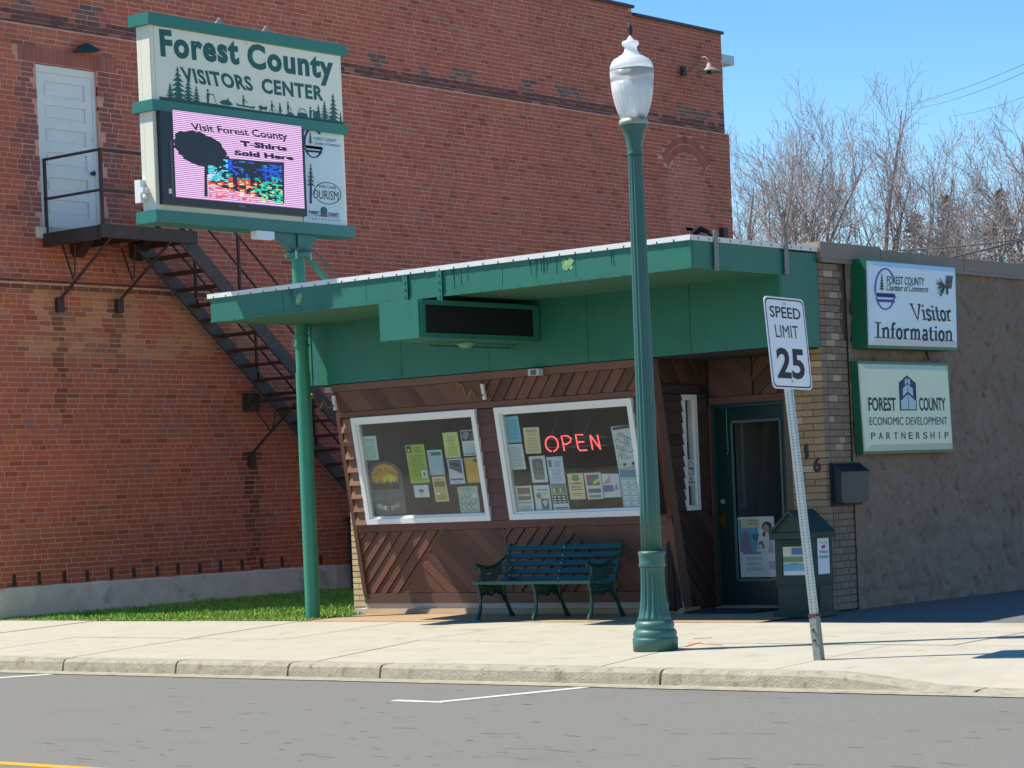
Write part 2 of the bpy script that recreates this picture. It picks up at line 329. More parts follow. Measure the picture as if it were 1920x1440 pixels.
# kerb: one stone between each pair of joints
KJ = [-27, -24.6, -22.3, -20.1, -18.4, -16.775, -15.296, -14.169, -11.168, -8.4, -5.6, -2.8, 0, 3]
kb = bpy.data.objects.new('kerb', None); COL.objects.link(kb); ORG['kerb'] = Vector((0, 0, 0)); kb['kind'] = 'structure'
for a, b in zip(KJ, KJ[1:]):
    g = MB(); N = 14; prof = [(YK-.012, -.122), (YK-.004, -.075), (YK+.006, -.03), (YK+.03, -.006), (YK+.07, 0), (YK+.19, .002), (YK+.19, -.2), (YK-.012, -.2)]
    V = []
    for i in range(N+1):
        x = a+.012+(b-a-.024)*i/N
        for k, (y, z) in enumerate(prof):
            j = (mnoise.noise(Vector((x*9, k*1.7, a)))*.004 if k < 5 else 0); zz = z
            if k < 6: zz = max(-.122, z - .105*ramp(x)*(1 if z > -.1 else 0)+j*.5)
            V.append((x, y+j, zz))
    n = len(prof); Fc = [(i*n+k, i*n+(k+1) % n, (i+1)*n+(k+1) % n, (i+1)*n+k) for i in range(N) for k in range(n)]+[tuple(range(n-1, -1, -1)), tuple(range(N*n, N*n+n))]
    g.add(V, Fc, conc_k); g.build('kerb_stone', conc_k, kb)
# sidewalk slabs, joints recessed
walk = bpy.data.objects.new('sidewalk', None); COL.objects.link(walk); ORG['sidewalk'] = Vector((0, 0, 0)); walk['kind'] = 'structure'
g = MB(); grid(g, -60, 40, YK+.18, 19.56, 60, 10, lambda x, y: zw(x, y)-.012-.06*ramp(x), jointm); g.build('slab_bed', jointm, walk)
def slabs(y0, y1, J):
    for (a0, a1), (b0, b1) in zip(J, J[1:]):
        g = MB(); q = .006; N = 6; dz = rng.uniform(-.003, .003); V = []
        for j in range(N+1):
            t = j/N; y = y0+q+(y1-y0-2*q)*t; xa = a0+(a1-a0)*t+q; xb = b0+(b1-b0)*t-q
            for i in range(N+1): x = xa+(xb-xa)*i/N; V.append((x, y, zw(x, y)+dz))
        top = [(j*(N+1)+i, j*(N+1)+i+1, (j+1)*(N+1)+i+1, (j+1)*(N+1)+i) for j in range(N) for i in range(N)]
        k = len(V); edge = [i for i in range(N+1)]+[(j+1)*(N+1)-1 for j in range(1, N+1)]+[N*(N+1)+i for i in range(N-1, -1, -1)]+[j*(N+1) for j in range(N-1, 0, -1)]
        V += [(V[i][0], V[i][1], V[i][2]-.02) for i in edge]; m_ = len(edge)
        top += [(edge[i], k+i, k+(i+1) % m_, edge[(i+1) % m_]) for i in range(m_)]
        g.add(V, top, conc); g.build('paving_slab', conc, walk)
FJ = [(-29.9, -30.6), (-27.8, -28.5), (-25.8, -26.4), (-23.9, -24.5), (-22.1, -22.7), (-20.3, -20.9), (-18.5, -19.0), (-16.9, -17.68), (-15.12, -15.74), (-13.52, -14.28), (-11.9, -12.4), (-10.235, -10.42), (-8.0, -8.75), (-6.0, -6.6), (-4.2, -4.6), (-2, -2.4), (0, -.4), (3, 2.6)]
slabs(YK+.19, 17.40, FJ)
BJ = [(-30.6, -31), (-28.5, -29), (-26.4, -26.8), (-24.5, -24.9), (-22.7, -23.1), (-20.9, -21.3), (-19.0, -19.48), (-17.6, -17.9), (-15.74, -15.92), (-13.7, -13.85), (-11.75, -11.8), (-9.83, -9.80), (-7.9, -7.9), (-5.9, -5.9), (-4, -4), (-2, -2), (0, 0), (3, 3)]
slabs(17.40, 19.55, BJ)
g = MB(); grid(g, -19.42, -13.2, 19.555, 21.40, 12, 4, lambda x, y: gz(y)+.001, conc_p)
struct(g.build('entry_pavement', conc_p))
g = MB(); grid(g, -13.195, 40, 19.555, 60, 40, 30, lambda x, y: gz(min(y, 21))-.012-.03*min(1, max(0, (x+13.2)/3)) + (.006*mnoise.noise(Vector((x*1.5, y*1.5, 0)))), asphalt2)
struct(g.build('driveway', asphalt2))
def zl(x, y): return .058+.008*(y-19.56)+.012*mnoise.noise(Vector((x*1.3, y*1.3, 3)))
g = MB(); grid(g, -45, -19.42, 19.555, 40, 60, 50, zl, soil); struct(g.build('lawn', soil))
g = MB(); R = random.Random(3)
for i in range(26000):
    u = R.random(); y = 19.56+(R.random()**1.6)*6.2; x = -25.2+R.random()*5.75
    if x > -19.95 and y > 20.9: continue
    if x < -23.4-(20.6-y) and y < 19.9 and 0: continue
    h = R.uniform(.02, .065)*(1 if y > 19.7 else .7)*(1+.5*mnoise.noise(Vector((x*2, y*2, 0)))); a = R.random()*6.28; lx = R.uniform(-.03, .03); ly = R.uniform(-.03, .03); z = zl(x, y)-.005
    ww = R.uniform(.004, .008); c = (R.uniform(.75, 1.25), R.uniform(.85, 1.2), R.uniform(.6, 1.1))
    if R.random() < .12+.25*max(0, mnoise.noise(Vector((x*1.7, y*1.7, 5)))): c = (1.9, 1.35, 1.5)
    p = Vector((x, y, z)); q = Vector((math.cos(a)*ww, math.sin(a)*ww, 0)); tp = p+Vector((lx, ly, h)); md = p+Vector((lx*.3, ly*.3, h*.55))
    g.add([p-q, p+q, md+q*.8, md-q*.8, tp], [(0, 1, 2, 3), (3, 2, 4)], grassm, c)
stuff(g.build('grass', grassm))
g = MB()
for i in range(160):
    x = R.uniform(-20.6, -19.3); y = R.uniform(19.58, 19.95); a = R.random()*3; r_ = R.uniform(.01, .035)
    if R.random() < .6: x = R.uniform(-25, -19.4); y = 19.57+R.random()*.1
    g.tube([(x, y, .075), (x+r_*math.cos(a), y+r_*math.sin(a), .08)], R.uniform(.003, .010), 5, conc_p)
stuff(g.build('dry_leaves', mat('leaf_litter', srgb(150, 128, 96), .9, var=.3)))
# marking paint and small stains on the walk
om = mat('utility_paint_orange', srgb(226, 150, 120), .9, var=.2, scale=30)
g = MB()
for (a, b) in [((1285, 1212), (1312, 1204)), ((1290, 1205), (1352, 1209)), ((1300, 1198), (1335, 1196))]:
    A = at(*a, ((0, -GS, 1), -GS*YK)); B = at(*b, ((0, -GS, 1), -GS*YK)); g.bar(A+Vector((0, 0, .004)), B+Vector((0, 0, .004)), .03, .003, om)
struct(g.build('paint_mark', om))

# ------------------------------------------------------------ red brick building
XR = -25.3; YN, YF = 19.70, 37.22
red = thing('brick_building', 'tall red brick building with a white upper door, rising behind the low green-fronted visitors centre', 'building', (XR, 27, 0))
CP, LPITCH = .0695, .2215
def bcol(y, z):
    n1 = mnoise.noise(Vector((y*.6, z*.6, 2))); n2 = mnoise.noise(Vector((y*2.1, z*2.1, 9))); n3 = R.uniform(-1, 1)
    base = Vector(srgb(186, 100, 80)) if z > 4.5 else Vector(srgb(196, 104, 74))
    if z > 8.1: base = Vector(srgb(184, 100, 82))
    if z < 1.2: base = base*.93
    k = 1+.10*n1+.08*n2+.10*n3
    c = base*k; c.y *= 1+.07*R.uniform(-1, 1)
    if 3.5 < z < 4.5 and n2+.4*n1 > .05 and y < 26: c = Vector(srgb(204, 130, 92))*(1+.12*n3)      # orange patch
    if z < 2.4 and n1 > .1: c = Vector((c.x*1.08, c.y*.98, c.z*.9))
    if 7.95 < z < 8.16: c = Vector(srgb(116, 76, 70))*(1+.2*n3)
    if 8.16 < z < 8.4 and n2 > .1: c = Vector(srgb(124, 96, 92))*(1+.1*n3)
    r5 = R.random()
    if r5 < .05: c = c*.72
    elif r5 < .10: c = Vector(srgb(176, 110, 96))
    elif r5 < .125 and z > 3.4: c = Vector(srgb(166, 102, 74))
    for (sy, zt, zb, wd, dk) in ((21.0, 4.25, 2.6, .10, .45), (21.99, 4.3, 3.3, .12, .35), (24.47, 2.2, .6, .16, .32)):     # rust streaks under brackets
        wv = wd*(1+.4*mnoise.noise(Vector((z*3, sy, 0))))
        if zb < z < zt and abs(y-sy) < wv*1.3: c = c*(.5*dk+.2+(.8-.5*dk)*min(1, (abs(y-sy)/wv)**2)*.7+ (1-dk)*.5*max(0, (zt-z)/(zt-zb)-.3))
    if abs(y-24.5) < .12 and z < .75: c = Vector((c.x*.9, c.y*.75, c.z*.6))
    return (max(.01, c.x), max(.01, c.y), max(.01, c.z))
DY0, DY1, DZ0, DZ1 = 20.80, 21.86, 5.30, 7.49
def front(z): return XR+(.0 if z < 8.0 else -.03)+(.02 if z < 4.54 else 0)
def yend(z): return YF+(.0 if z < 7.95 else -.09)
ZB = .475; rows = int((9.86-ZB)/CP); bigs = []; wall = MB(); arcY, arcC = 35.80, 6.72
for k in range(rows+3):
    z = ZB+k*CP; hdr = (k % 7 == 5); step = LPITCH/2 if hdr else LPITCH; off = (k % 2)*LPITCH/2+.06*math.sin(k*2.3)
    y = YN+off-LPITCH
    while y < yend(z)-.02:
        y0 = max(YN, y)+.0065; y1 = min(yend(z), y+step)-.0075; y += step
        if z > 9.86 and y1 > 34.4: continue
        if y1-y0 < .04: continue
        yc, zc = (y0+y1)/2, z+CP/2
        if DY0-.02 < yc < DY1+.02 and DZ0-.05 < zc < DZ1: continue
        if DY0-.34 < yc < DY1+.36 and DZ1 <= zc < DZ1+.235: continue         # soldier course
        # filled arched window
        da = math.hypot(yc-arcY, (zc-arcC)*.86); aa_ = math.degrees(math.atan2((zc-arcC)*.86, yc-arcY))
        if .72 < da < .965 and 36 < aa_ < 144: continue
        inset = -.0015 if (abs(yc-arcY) < .58 and 5.0 < zc < 7.2 or (da < .72 and zc >= 7.2)) else 0
        for (ya, yb) in ((y0, min(y1, DY0)), (max(y0, DY1), y1)) if (DZ0-.05 < zc < DZ1 and y1 > DY0 and y0 < DY1) else ((y0, y1),):
            if yb-ya < .03: continue
            x = front(zc)+inset+R.uniform(-.002, .0025)+(.014 if 4.50 < zc < 4.57 else 0); c = bcol(yc, zc)
            if inset: c = tuple(q*1.12+.015 for q in c)
            if DZ0-.1 < zc < DZ1+.3 and (DY0-.32 < yc < DY0 or DY1 < yc < DY1+.34): c = tuple(a*b for a, b in zip(srgb(152, 92, 84), (1.0+R.uniform(-.1, .1),)*3))
            if 7.95 < zc < 8.16: ya -= .004; yb += .004
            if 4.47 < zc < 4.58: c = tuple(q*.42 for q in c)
            j = .0022; z0b, z1b = z+.0052-(.005 if 7.95 < zc < 8.16 or 4.47 < zc < 4.58 else 0)+R.uniform(-j, j), z+CP-.0058+R.uniform(-j, j)
            bigs.append((ya, yb, z0b, z1b, x, c))
bigs.sort(key=lambda b: -((b[1]-b[0]) > .2 and b[0] > 19.75)*1000 + b[0])
VAR = {}
for i, (y0, y1, z0, z1, x, c) in enumerate(bigs):
    if i < 290:
        key = (round((y1-y0)/.004), i % 4)
        if key not in VAR:
            q = MB(); L_, H_ = key[0]*.004, CP-.011; r2 = random.Random(i); jj = lambda: r2.uniform(-.0018, .0018)
            q.add([(0, -L_/2, -H_/2), (0, L_/2+jj(), -H_/2), (0, L_/2, H_/2+jj()), (0, -L_/2, H_/2), (-.03, -L_/2, -H_/2), (-.03, L_/2, -H_/2), (-.03, L_/2, H_/2), (-.03, -L_/2, H_/2)], [(0, 1, 2, 3), (0, 4, 5, 1), (1, 5, 6, 2), (2, 6, 7, 3), (3, 7, 4, 0)])
            VAR[key] = q.mesh('brick', brickm)
        ob = bpy.data.objects.new('brick', VAR[key]); COL.objects.link(ob); ob.parent = red; ob.color = c+(1,)
        ob.location = Vector((x, (y0+y1)/2, (z0+z1)/2))-red.location
    else:
        wall.add([(x, y0, z0), (x, y1, z0), (x, y1, z1), (x, y0, z1), (x-.03, y0, z0), (x-.03, y1, z0), (x-.03, y1, z1), (x-.03, y0, z1)],
                 [(0, 1, 2, 3), (0, 4, 5, 1), (1, 5, 6, 2), (2, 6, 7, 3), (3, 7, 4, 0)], brickm, c)
for r_, n_ in ((.71, 22), (.84, 26)):                                        # two rings of arch bricks
    for i in range(n_):
        a0 = rad(38+104*(i+.12)/n_); a1 = rad(38+104*(i+.88)/n_); P = []
        for rr, aa in ((r_, a0), (r_+.115, a0), (r_+.115, a1), (r_, a1)): P.append((XR+.004, arcY-rr*math.cos(aa), arcC+rr*math.sin(aa)/.86))
        wall.prism(P, (-.03, 0, 0), brickm, tuple(q*.92 for q in bcol(30, 6)))
stuff(wall.build('brickwork', brickm, red))
# soldier course over the door: bricks one by one
yy = DY0-.30
while yy < DY1+.30:
    q = MB(); q.box((XR-.03, yy+.005, DZ1+.015+R.uniform(-.004, .004)), (XR+R.uniform(.0, .004), yy+.066, DZ1+.222)); ob = q.build('soldier_brick', brickm, red); ob.color = tuple(Vector(srgb(170, 98, 86))*R.uniform(.82, 1.12))+(1,); yy += .072
# mortar backing, returns, roof mass
g = MB(); m_ = .0035
g.box((XR-.4, YN, .1), (front(1)-m_, 24, 4.53)); g.box((XR-.4, 24, .1), (front(1)-m_, YF, 4.53))
g.box((XR-.4, YN, 4.53), (XR-m_, YF, 5.28)); g.box((XR-.4, YN, 5.28), (XR-m_, DY0, 7.5)); g.box((XR-.4, DY1, 5.28), (XR-m_, YF, 7.5)); g.box((XR-.4, YN, 7.5), (XR-m_, YF, 8.0)); g.box((XR-.4, YN, 8.0), (XR-.03-m_, YF-.09, 9.86)); g.box((XR-.4, YN, 9.86), (XR-.03-m_, 34.35, 9.99))
g.build('mortar', mortar, red)
g = MB(); g.box((XR-12, YN+.02, 0), (XR-.4, YF-.1, 9.7)); g.build('walls', brickm, red).color = tuple(srgb(140, 84, 76))+(1,)
g = MB(); g.box((XR-.42, YN-.02, 9.99), (XR+.02, 34.38, 10.04)); g.box((XR-.42, 34.38, 9.86), (XR+.02, YF-.06, 9.91)); g.build('parapet_cap', tar, red)
def wavy(mb, y0, y1, z0, zt, x, th, m, n=60, amp=.012):      # rough rendered foundation
    V = []
    for i in range(n+1):
        y = y0+(y1-y0)*i/n; e = amp*mnoise.noise(Vector((y*3, 0, 0)))*2; xx = x+.006*mnoise.noise(Vector((y*2, 5, 0)))
        V += [(xx+.01, y, z0), (xx, y, zt+e-.02), (xx-.012, y, zt+e), (xx-th, y, zt+e)]
    mb.add(V, [(4*i+k, 4*i+4+k, 4*i+5+k, 4*i+1+k) for i in range(n) for k in range(3)]+[(4*n, 4*n+3, 4*n+2, 4*n+1), (0, 1, 2, 3)], m)
g = MB(); wavy(g, YN-.1, 26.12, -.1, .475, XR+.075, .2, conc_f, 120); g.build('foundation', conc_f, red)
g = MB(); g.box((XR-.3, 26.12, -.1), (XR+.03, YF, .47)); g.build('foundation_back', conc_f, red)
for px in (28, 75, 122, 165, 210, 252, 296, 335, 376, 415, 455, 492, 530, 603):
    p = at(px, 1098-.069*px-6, PX(XR+.03)); q = MB(); q.box((XR-.01, p.y-.03, p.z-.06), (XR+.032, p.y+.02, p.z+.075+R.uniform(0, .03))); q.build('iron_cleat', iron, red)
# white panelled door, deep in its reveal
dr = MB(); XD = XR-.10
dr.box((XD-.05, DY0, DZ0), (XD, DY1, DZ1)); door = dr.build('door', doorw, red)
def dpart(name, f, mt=doorw):
    q = MB(); f(q); return q.build(name, mt, door)
W_ = DY1-DY0
dpart('door_frame', lambda q: (q.box((XD, DY0, DZ0), (XD+.05, DY0+.05, DZ1)), q.box((XD, DY1-.05, DZ0), (XD+.05, DY1, DZ1)), q.box((XD, DY0+.05, DZ1-.10), (XD+.05, DY1-.05, DZ1))))
zs = [DZ0+.06, 5.60, 5.98, 6.36, 6.72, 7.05, DZ1-.14]
dpart('stile', lambda q: q.box((XD, DY0+.05, DZ0), (XD+.028, DY0+.17, DZ1-.10)))
dpart('stile', lambda q: q.box((XD, DY1-.17, DZ0), (XD+.028, DY1-.05, DZ1-.10)))
for z0, z1 in ((DZ0, DZ0+.16), (5.68, 5.78), (5.98, 6.12), (6.32, 6.44), (6.64, 6.76), (6.96, 7.06), (7.28, DZ1-.10)):
    dpart('rail', lambda q: q.box((XD, DY0+.17, z0), (XD+.026, DY1-.17, z1)))
for z0, z1 in ((5.48, 5.66), (5.80, 5.96), (6.14, 6.30), (6.46, 6.62), (6.78, 6.94), (7.08, 7.26)):
    dpart('door_panel', lambda q: q.box((XD, DY0+.21, z0+.015), (XD+.012, DY1-.21, z1-.015)))
dpart('door_knob', lambda q: q.tube([(XD+.02, DY1-.10, 6.08), (XD+.08, DY1-.10, 6.08)], [.018, .034], 10, None), black)
for (a0, a1) in ((20.68, 22.0), ):
    q = MB(); q.box((XR-.05, a0, 5.13), (XR+.03, a1, 5.28)); q.build('door_sill', conc_f, red)
# wall shade lamp over the door and gooseneck lamp
t = thing('wall_lamp', 'small dark green metal shade lamp fixed above the white upper door', 'wall lamp', (XR, 21.6, 7.7))
q = MB(); q.add([(XR+.02, 21.60, 7.84), (XR+.20, 21.36, 7.67), (XR+.20, 21.80, 7.74), (XR+.02, 21.80, 7.74), (XR+.03, 21.42, 7.69), (XR+.12, 21.62, 7.84)], [(0, 5, 1, 4), (5, 2, 1), (0, 3, 2, 5), (4, 1, 2, 3)]); q.build('shade', green_d, t)
q = MB(); q.tube([(XR+.01, 21.6, 7.80), (XR+.10, 21.62, 7.81)], .012, 8); q.build('arm', iron, t)
t = thing('wall_lamp', 'gooseneck lamp with pale saucer shade high at the far end of the red brick wall', 'wall lamp', (XR, 35.8, 9.05))
q = MB(); q.tube([(XR, 35.8, 9.02), (XR+.15, 35.81, 9.02), (XR+.28, 35.83, 9.10), (XR+.36, 35.84, 9.20), (XR+.46, 35.86, 9.22), (XR+.53, 35.87, 9.17), (XR+.54, 35.87, 9.08)], .018, 8); q.build('arm', mat('lamp_arm', srgb(150, 130, 120), .5, .3), t)
q = MB(); q.box((XR, 35.74, 8.94), (XR+.05, 35.86, 9.1)); q.build('wall_plate', iron, t)
q = MB(); q.lathe([(.03, 9.10), (.05, 9.03), (.20, 8.96), (.21, 8.93), (.19, 8.94), (.04, 9.0)], (XR+.54, 35.87), 20); q.build('shade', mat('enamel_shade', srgb(156, 150, 142), .4, var=.15), t)
q = MB(); q.tube([(XR+.54, 35.87, 9.0), (XR+.54, 35.87, 8.91)], [.03, .04], 10); q.build('bulb', black, t)
t = thing('floodlight', 'black twin-head floodlight low on the brick wall just above the canopy corner', 'floodlight', (XR, 36.4, 6.2))
p = at(1318, 434, PX(XR+.2)); q = MB(); q.tube([p+Vector((-.2, 0, -.05)), p+Vector((-.05, 0, .05)), p+Vector((.1, .05, -.02))], [.04, .06, .035], 8); q.tube([p+Vector((.0, .02, .03)), p+Vector((.18, .14, -.14))], .025, 8); q.build('lamp_head', black, t)
p = at(1361, 432, PX(XR+.1)); q = MB(); q.box((XR, p.y-.07, p.z-.2), (XR+.1, p.y+.07, p.z+.05)); q.build('junction_box', iron, t)
t = thing('gutter_end', 'pale metal gutter end poking past the far top corner of the brick building', 'gutter', (XR-.3, YF, 9.3))
p = at(1363, 108, PX(XR-.2)); q = MB(); q.box((XR-.35, YF-.08, p.z-.15), (XR-.1, YF+.42, p.z+.02)); q.build('gutter_box', mat('gutter_metal', srgb(190, 196, 200), .5), t)
q = MB(); q.box((XR-.3, YF-.05, p.z-.48), (XR-.15, YF+.10, p.z-.15)); q.build('downspout', MATS['gutter_metal'], t)
t = thing('utility_cabinet', 'dark grey metal cabinet standing in shade between the brick wall and the low building', 'cabinet', (-24.9, 26.6, .1))
q = MB(); q.box((-25.2, 26.4, .1), (-24.1, 26.9, 1.13)); q.build('body', mat('cabinet_grey', srgb(60, 62, 70), .6), t)
q = MB(); q.box((-25.22, 26.36, 1.13), (-24.06, 26.94, 1.19)); q.build('lid', MATS['cabinet_grey'], t)
q = MB(); q.box((-25.1, 26.385, .2), (-24.2, 26.4, 1.05)); q.build('door', MATS['cabinet_grey'], t)

# ------------------------------------------------------------ fire escape
fe = thing('fire_escape', 'dark iron fire escape with railed landing and long stair down the red brick wall', 'fire escape', (XR, 22, 0))
XO = XR+1.08; XI = XR+.22; PZ_ = 5.17
def fp(name, f, m=iron, par=fe): q = MB(); f(q); return q.build(name, m, par)
fp('platform_deck', lambda q: q.box((XR+.03, 20.82, PZ_-.02), (XO+.1, 22.45, PZ_+.02)))
fp('platform_beam', lambda q: q.box((XO+.05, 20.80, PZ_-.14), (XO+.12, 22.5, PZ_+.03)))
fp('platform_beam', lambda q: q.box((XR+.02, 20.78, PZ_-.16), (XO+.05, 20.84, PZ_+.02)))
fp('platform_beam', lambda q: q.box((XR+.02, 22.42, PZ_-.12), (XO+.05, 22.48, PZ_-.02)))
fp('platform_beam', lambda q: q.box((XR+.02, 21.6, PZ_-.12), (XO+.05, 21.66, PZ_-.03)))
ST = Vector((XI, 22.34, 5.12)); SB = Vector((XI, 26.9, 1.16)); SD = (SB-ST)
for X in (XI, XO+.02): fp('stringer', lambda q: q.bar((X, ST.y-.05, ST.z+.02), (X, SB.y, SB.z), .035, .20, None), iron_g)
NT = 19
for i in range(1, NT):
    t_ = i/NT; p = ST+SD*t_; fp('tread', lambda q: q.box((XI, p.y-.10, p.z-.015), (XO, p.y+.10, p.z+.02)), iron_t)
RT = 1.02
P0 = Vector((XR+.05, 20.86, PZ_)); 
for a, b in ((XR+.02, 20.86), (XO+.08, 20.86)): fp('rail_post', lambda q: q.bar((a, b, PZ_-.1), (a, b, PZ_+RT), .035, .035))
fp('rail_post', lambda q: q.bar((XO+.08, 22.42, PZ_-.1), (XO+.08, 22.42, PZ_+RT), .035, .035))
for h in (RT, RT*.48):
    fp('guard_rail', lambda q: (q.bar((XR-.0, 20.86, PZ_+h), (XO+.08, 20.86, PZ_+h), .04, .03)))
    fp('guard_rail', lambda q: (q.bar((XO+.08, 20.86, PZ_+h), (XO+.08, 22.42, PZ_+h), .03, .04)))
fp('rail_gate', lambda q: (q.bar((XI+.3, 22.42, PZ_), (XI+.3, 22.42, PZ_+.82), .04, .04), q.bar((XI+.3, 22.42, PZ_+.8), (XI+.75, 22.42, PZ_+.8), .035, .03), q.bar((XI+.3, 22.42, PZ_+.25), (XI+.75, 22.42, PZ_+.28), .035, .03), q.bar((XI+.75, 22.42, PZ_), (XI+.75, 22.42, PZ_+.8), .04, .04)))
for X in (XI, XO+.03):                                                 # sloping hand rails
    for h in (.92, .48): fp('hand_rail', lambda q: q.tube([ST+Vector((X-XI, .05, h)), SB+Vector((X-XI, 0, h))], .018, 6))
    for t_ in (.22, .47, .72, .95): p = ST+SD*t_; fp('rail_post', lambda q: q.bar((X, p.y, p.z), (X, p.y, p.z+.95), .035, .035))
for by, bz in ((21.0, 4.28), (22.05, 4.30)):
    fp('bracket', lambda q: (q.tube([(XR+.02, by, bz), (XO+.08, by, PZ_-.12)], .022, 6), q.tube([(XR+.35, by, bz+.28), (XR+.15, by, PZ_-.12)], .014, 6), q.tube([(XR+.38, by, bz+.3), (XR+.42, by, PZ_-.1)], .012, 6)))
    fp('wall_shoe', lambda q: q.box((XR, by-.06, bz-.14), (XR+.09, by+.05, bz+.05)))
    fp('corbel_block', lambda q: q.prism([(XR+.02, by+.25, PZ_-.03), (XR+.02, by+.25, PZ_-.22), (XR+.10, by+.25, PZ_-.28), (XR+.38, by+.25, PZ_-.03)], (0, .16, 0)))
ly, lz = 24.47, 2.96
fp('bracket', lambda q: (q.bar((XR, ly, lz-.02), (XO, ly, lz-.02), .04, .05), q.tube([(XR+.02, ly, 2.16), (XO-.1, ly, lz-.1)], .022, 6), q.tube([(XR+.45, ly, 2.5), (XR+.08, ly, lz-.05)], .013, 6), q.tube([(XR+.5, ly, 2.52), (XR+.62, ly, lz-.05)], .012, 6)))
fp('wall_shoe', lambda q: q.box((XR, ly-.12, lz-.16), (XR+.16, ly+.1, lz+.1)))
fp('wall_shoe', lambda q: q.box((XR, ly-.06, 2.0), (XR+.08, ly+.06, 2.2)))

# ------------------------------------------------------------ low visitors centre building
XS, XW = -13.2, -19.94        # right side wall, left side wall
YB = 20.92                    # front wall plane
vc = thing('visitor_centre', 'low shop with green canopy, leaning dark wood window bay and brown stuccoed side wall', 'building', (-16.5, 24, 0))
def vp(name, f, m=None, par=vc): q = MB(); f(q); return q.build(name, m, par)
PT = 2.80                     # bottom of green panel
YP = 20.21; YC = 18.695; ZR = 3.83; ZF = 3.515
BK = 33.0
# shell: side wall (stucco), back, left, roof, room
def stz(y, z):
    n1 = mnoise.noise(Vector((y*2.2, z*2.2, 1))); n2 = mnoise.noise(Vector((y*7+n1*2, z*7, 4))); n3 = abs(mnoise.noise(Vector((y*4.2+.5*n1, z*3+y, 8))))
    n4 = mnoise.noise(Vector((y*16, z*11+n1*3, 6)))
    return .012*n1+.022*n2+.010*n4-.032*max(0, .13-n3)/.13*(1 if n1 > -.25 else .3)
q = MB(); NY, NZ = 190, 130; V = []
for j in range(NZ+1):
    for i in range(NY+1):
        y = 21.42+(26.6-21.42)*i/NY; z = .03+(3.70-.03)*j/NZ; e = stz(y, z)
        if z < .28: e -= .012*max(0, mnoise.noise(Vector((y*5, z*9, 2))))+.01
        V.append((XS+.020+e*(min(1, i/3)), y, z))
q.add(V, [(j*(NY+1)+i, j*(NY+1)+i+1, (j+1)*(NY+1)+i+1, (j+1)*(NY+1)+i) for j in range(NZ) for i in range(NY)], stucco, (1, 1, 1), True)
q.box((XS-.2, 26.6, 0), (XS+.005, BK, 3.7), stucco); q.box((XS-.2, 21.40, 0), (XS-.03, 26.6, 3.7), stucco)
q.build('stucco_wall', None, vc)
vp('back_wall', lambda q: q.box((XW, BK-.2, 0), (XS-.2, BK, 3.7)), stucco)
vp('left_wall', lambda q: q.box((XW, YB+.2, 0), (XW+.2, BK-.2, 3.7)), stucco)
vp('roof_deck', lambda q: q.box((XW+.02, YB+.02, 3.66), (XS-.03, BK-.02, 3.78)), membrane)
vp('interior_floor', lambda q: (q.box((XW+.2, 20.75, .05), (-15.0, 25.2, .14)), q.box((-15.0, 21.46, .05), (XS-.2, 25.2, .14))), room)
vp('interior_wall', lambda q: (q.box((XW+.2, 25.0, .14), (XS-.2, 25.1, 2.7))), room)
vp('interior_ceiling', lambda q: (q.box((XW+.2, YP+.15, 2.72), (-15.0, 25.2, 2.78)), q.box((-15.0, 21.46, 2.72), (XS-.2, 25.2, 2.78))), room)
vp('interior_partition', lambda q: (q.box((XW+.2, YB, .14), (XW+.25, 25, 2.72)), q.box((-15.05, 21.45, .14), (-14.99, 25, 2.72))), room)
vp('interior_counter', lambda q: (q.box((-18.9, 23.4, .14), (-15.6, 24.0, 1.2)), q.box((-19.2, 24.4, .14), (-16.5, 24.9, 2.0))), mat('counter_wood', srgb(70, 60, 56), .6))
# ---- coping strip on the side wall
vp('coping', lambda q: (q.box((XS-.22, YB-.005, 3.715), (XS+.045, 22.1, 3.885)), q.box((XS-.22, 22.1, 3.715), (XS+.045, 26.0, 3.855)), q.box((XS-.22, 26.0, 3.72), (XS+.04, BK, 3.84))), coping)
vp('coping_drip', lambda q: q.box((XS+.01, YB-.003, 3.675), (XS+.055, BK, 3.712)), coping)
vp('coping_joint', lambda q: [q.box((XS+.045, y, 3.717), (XS+.050, y+.012, 3.87)) for y in (22.1, 23.9, 25.4)], coping)
# ---- brick piers, brick by brick
TBC, BRC, PAL = srgb(160, 130, 98), srgb(144, 120, 100), srgb(184, 160, 134)
vp('pier_core', lambda q: (q.box((-13.60, YB+.012, .09), (XS-.012, 21.40, 2.80)), q.box((-13.93, 21.30, .09), (-13.60, 21.42, 2.80))), mortar_t)
vp('pier_core_side', lambda q: q.box((XS-.3, YB+.02, .09), (XS-.0125, 21.42, 3.70)), mortar_b)
vp('pier_core_left', lambda q: q.box((XW+.012, YB+.012, .05), (-19.3, YB+.2, 1.6)), mortar_t)
CT = .0715; TB = {}
def brk(x0, x1, y0, y1, z0, z1, c, key):
    d = (round(x1-x0, 3), round(y1-y0, 3), round(z1-z0, 3), key)
    if d not in TB:
        r2 = random.Random(len(TB)); j = lambda: r2.uniform(-.0015, .0015); q = MB(); a, b, h = d[0]/2, d[1]/2, d[2]/2
        P = [(-a, -b, -h), (a, -b, -h), (a, b, -h), (-a, b, -h), (-a, -b, h), (a, -b, h), (a, b, h), (-a, b, h)]
        q.add([(x+j(), y+j(), z+j()) for x, y, z in P], [(0, 3, 2, 1), (4, 5, 6, 7), (0, 1, 5, 4), (1, 2, 6, 5), (2, 3, 7, 6), (3, 0, 4, 7)]); TB[d] = q.mesh('brick', tanbrick)
    ob = bpy.data.objects.new('brick', TB[d]); COL.objects.link(ob); ob.parent = vc; ob.location = Vector(((x0+x1)/2, (y0+y1)/2, (z0+z1)/2))-ORG[vc.name]; ob.color = tuple(c)+(1,)
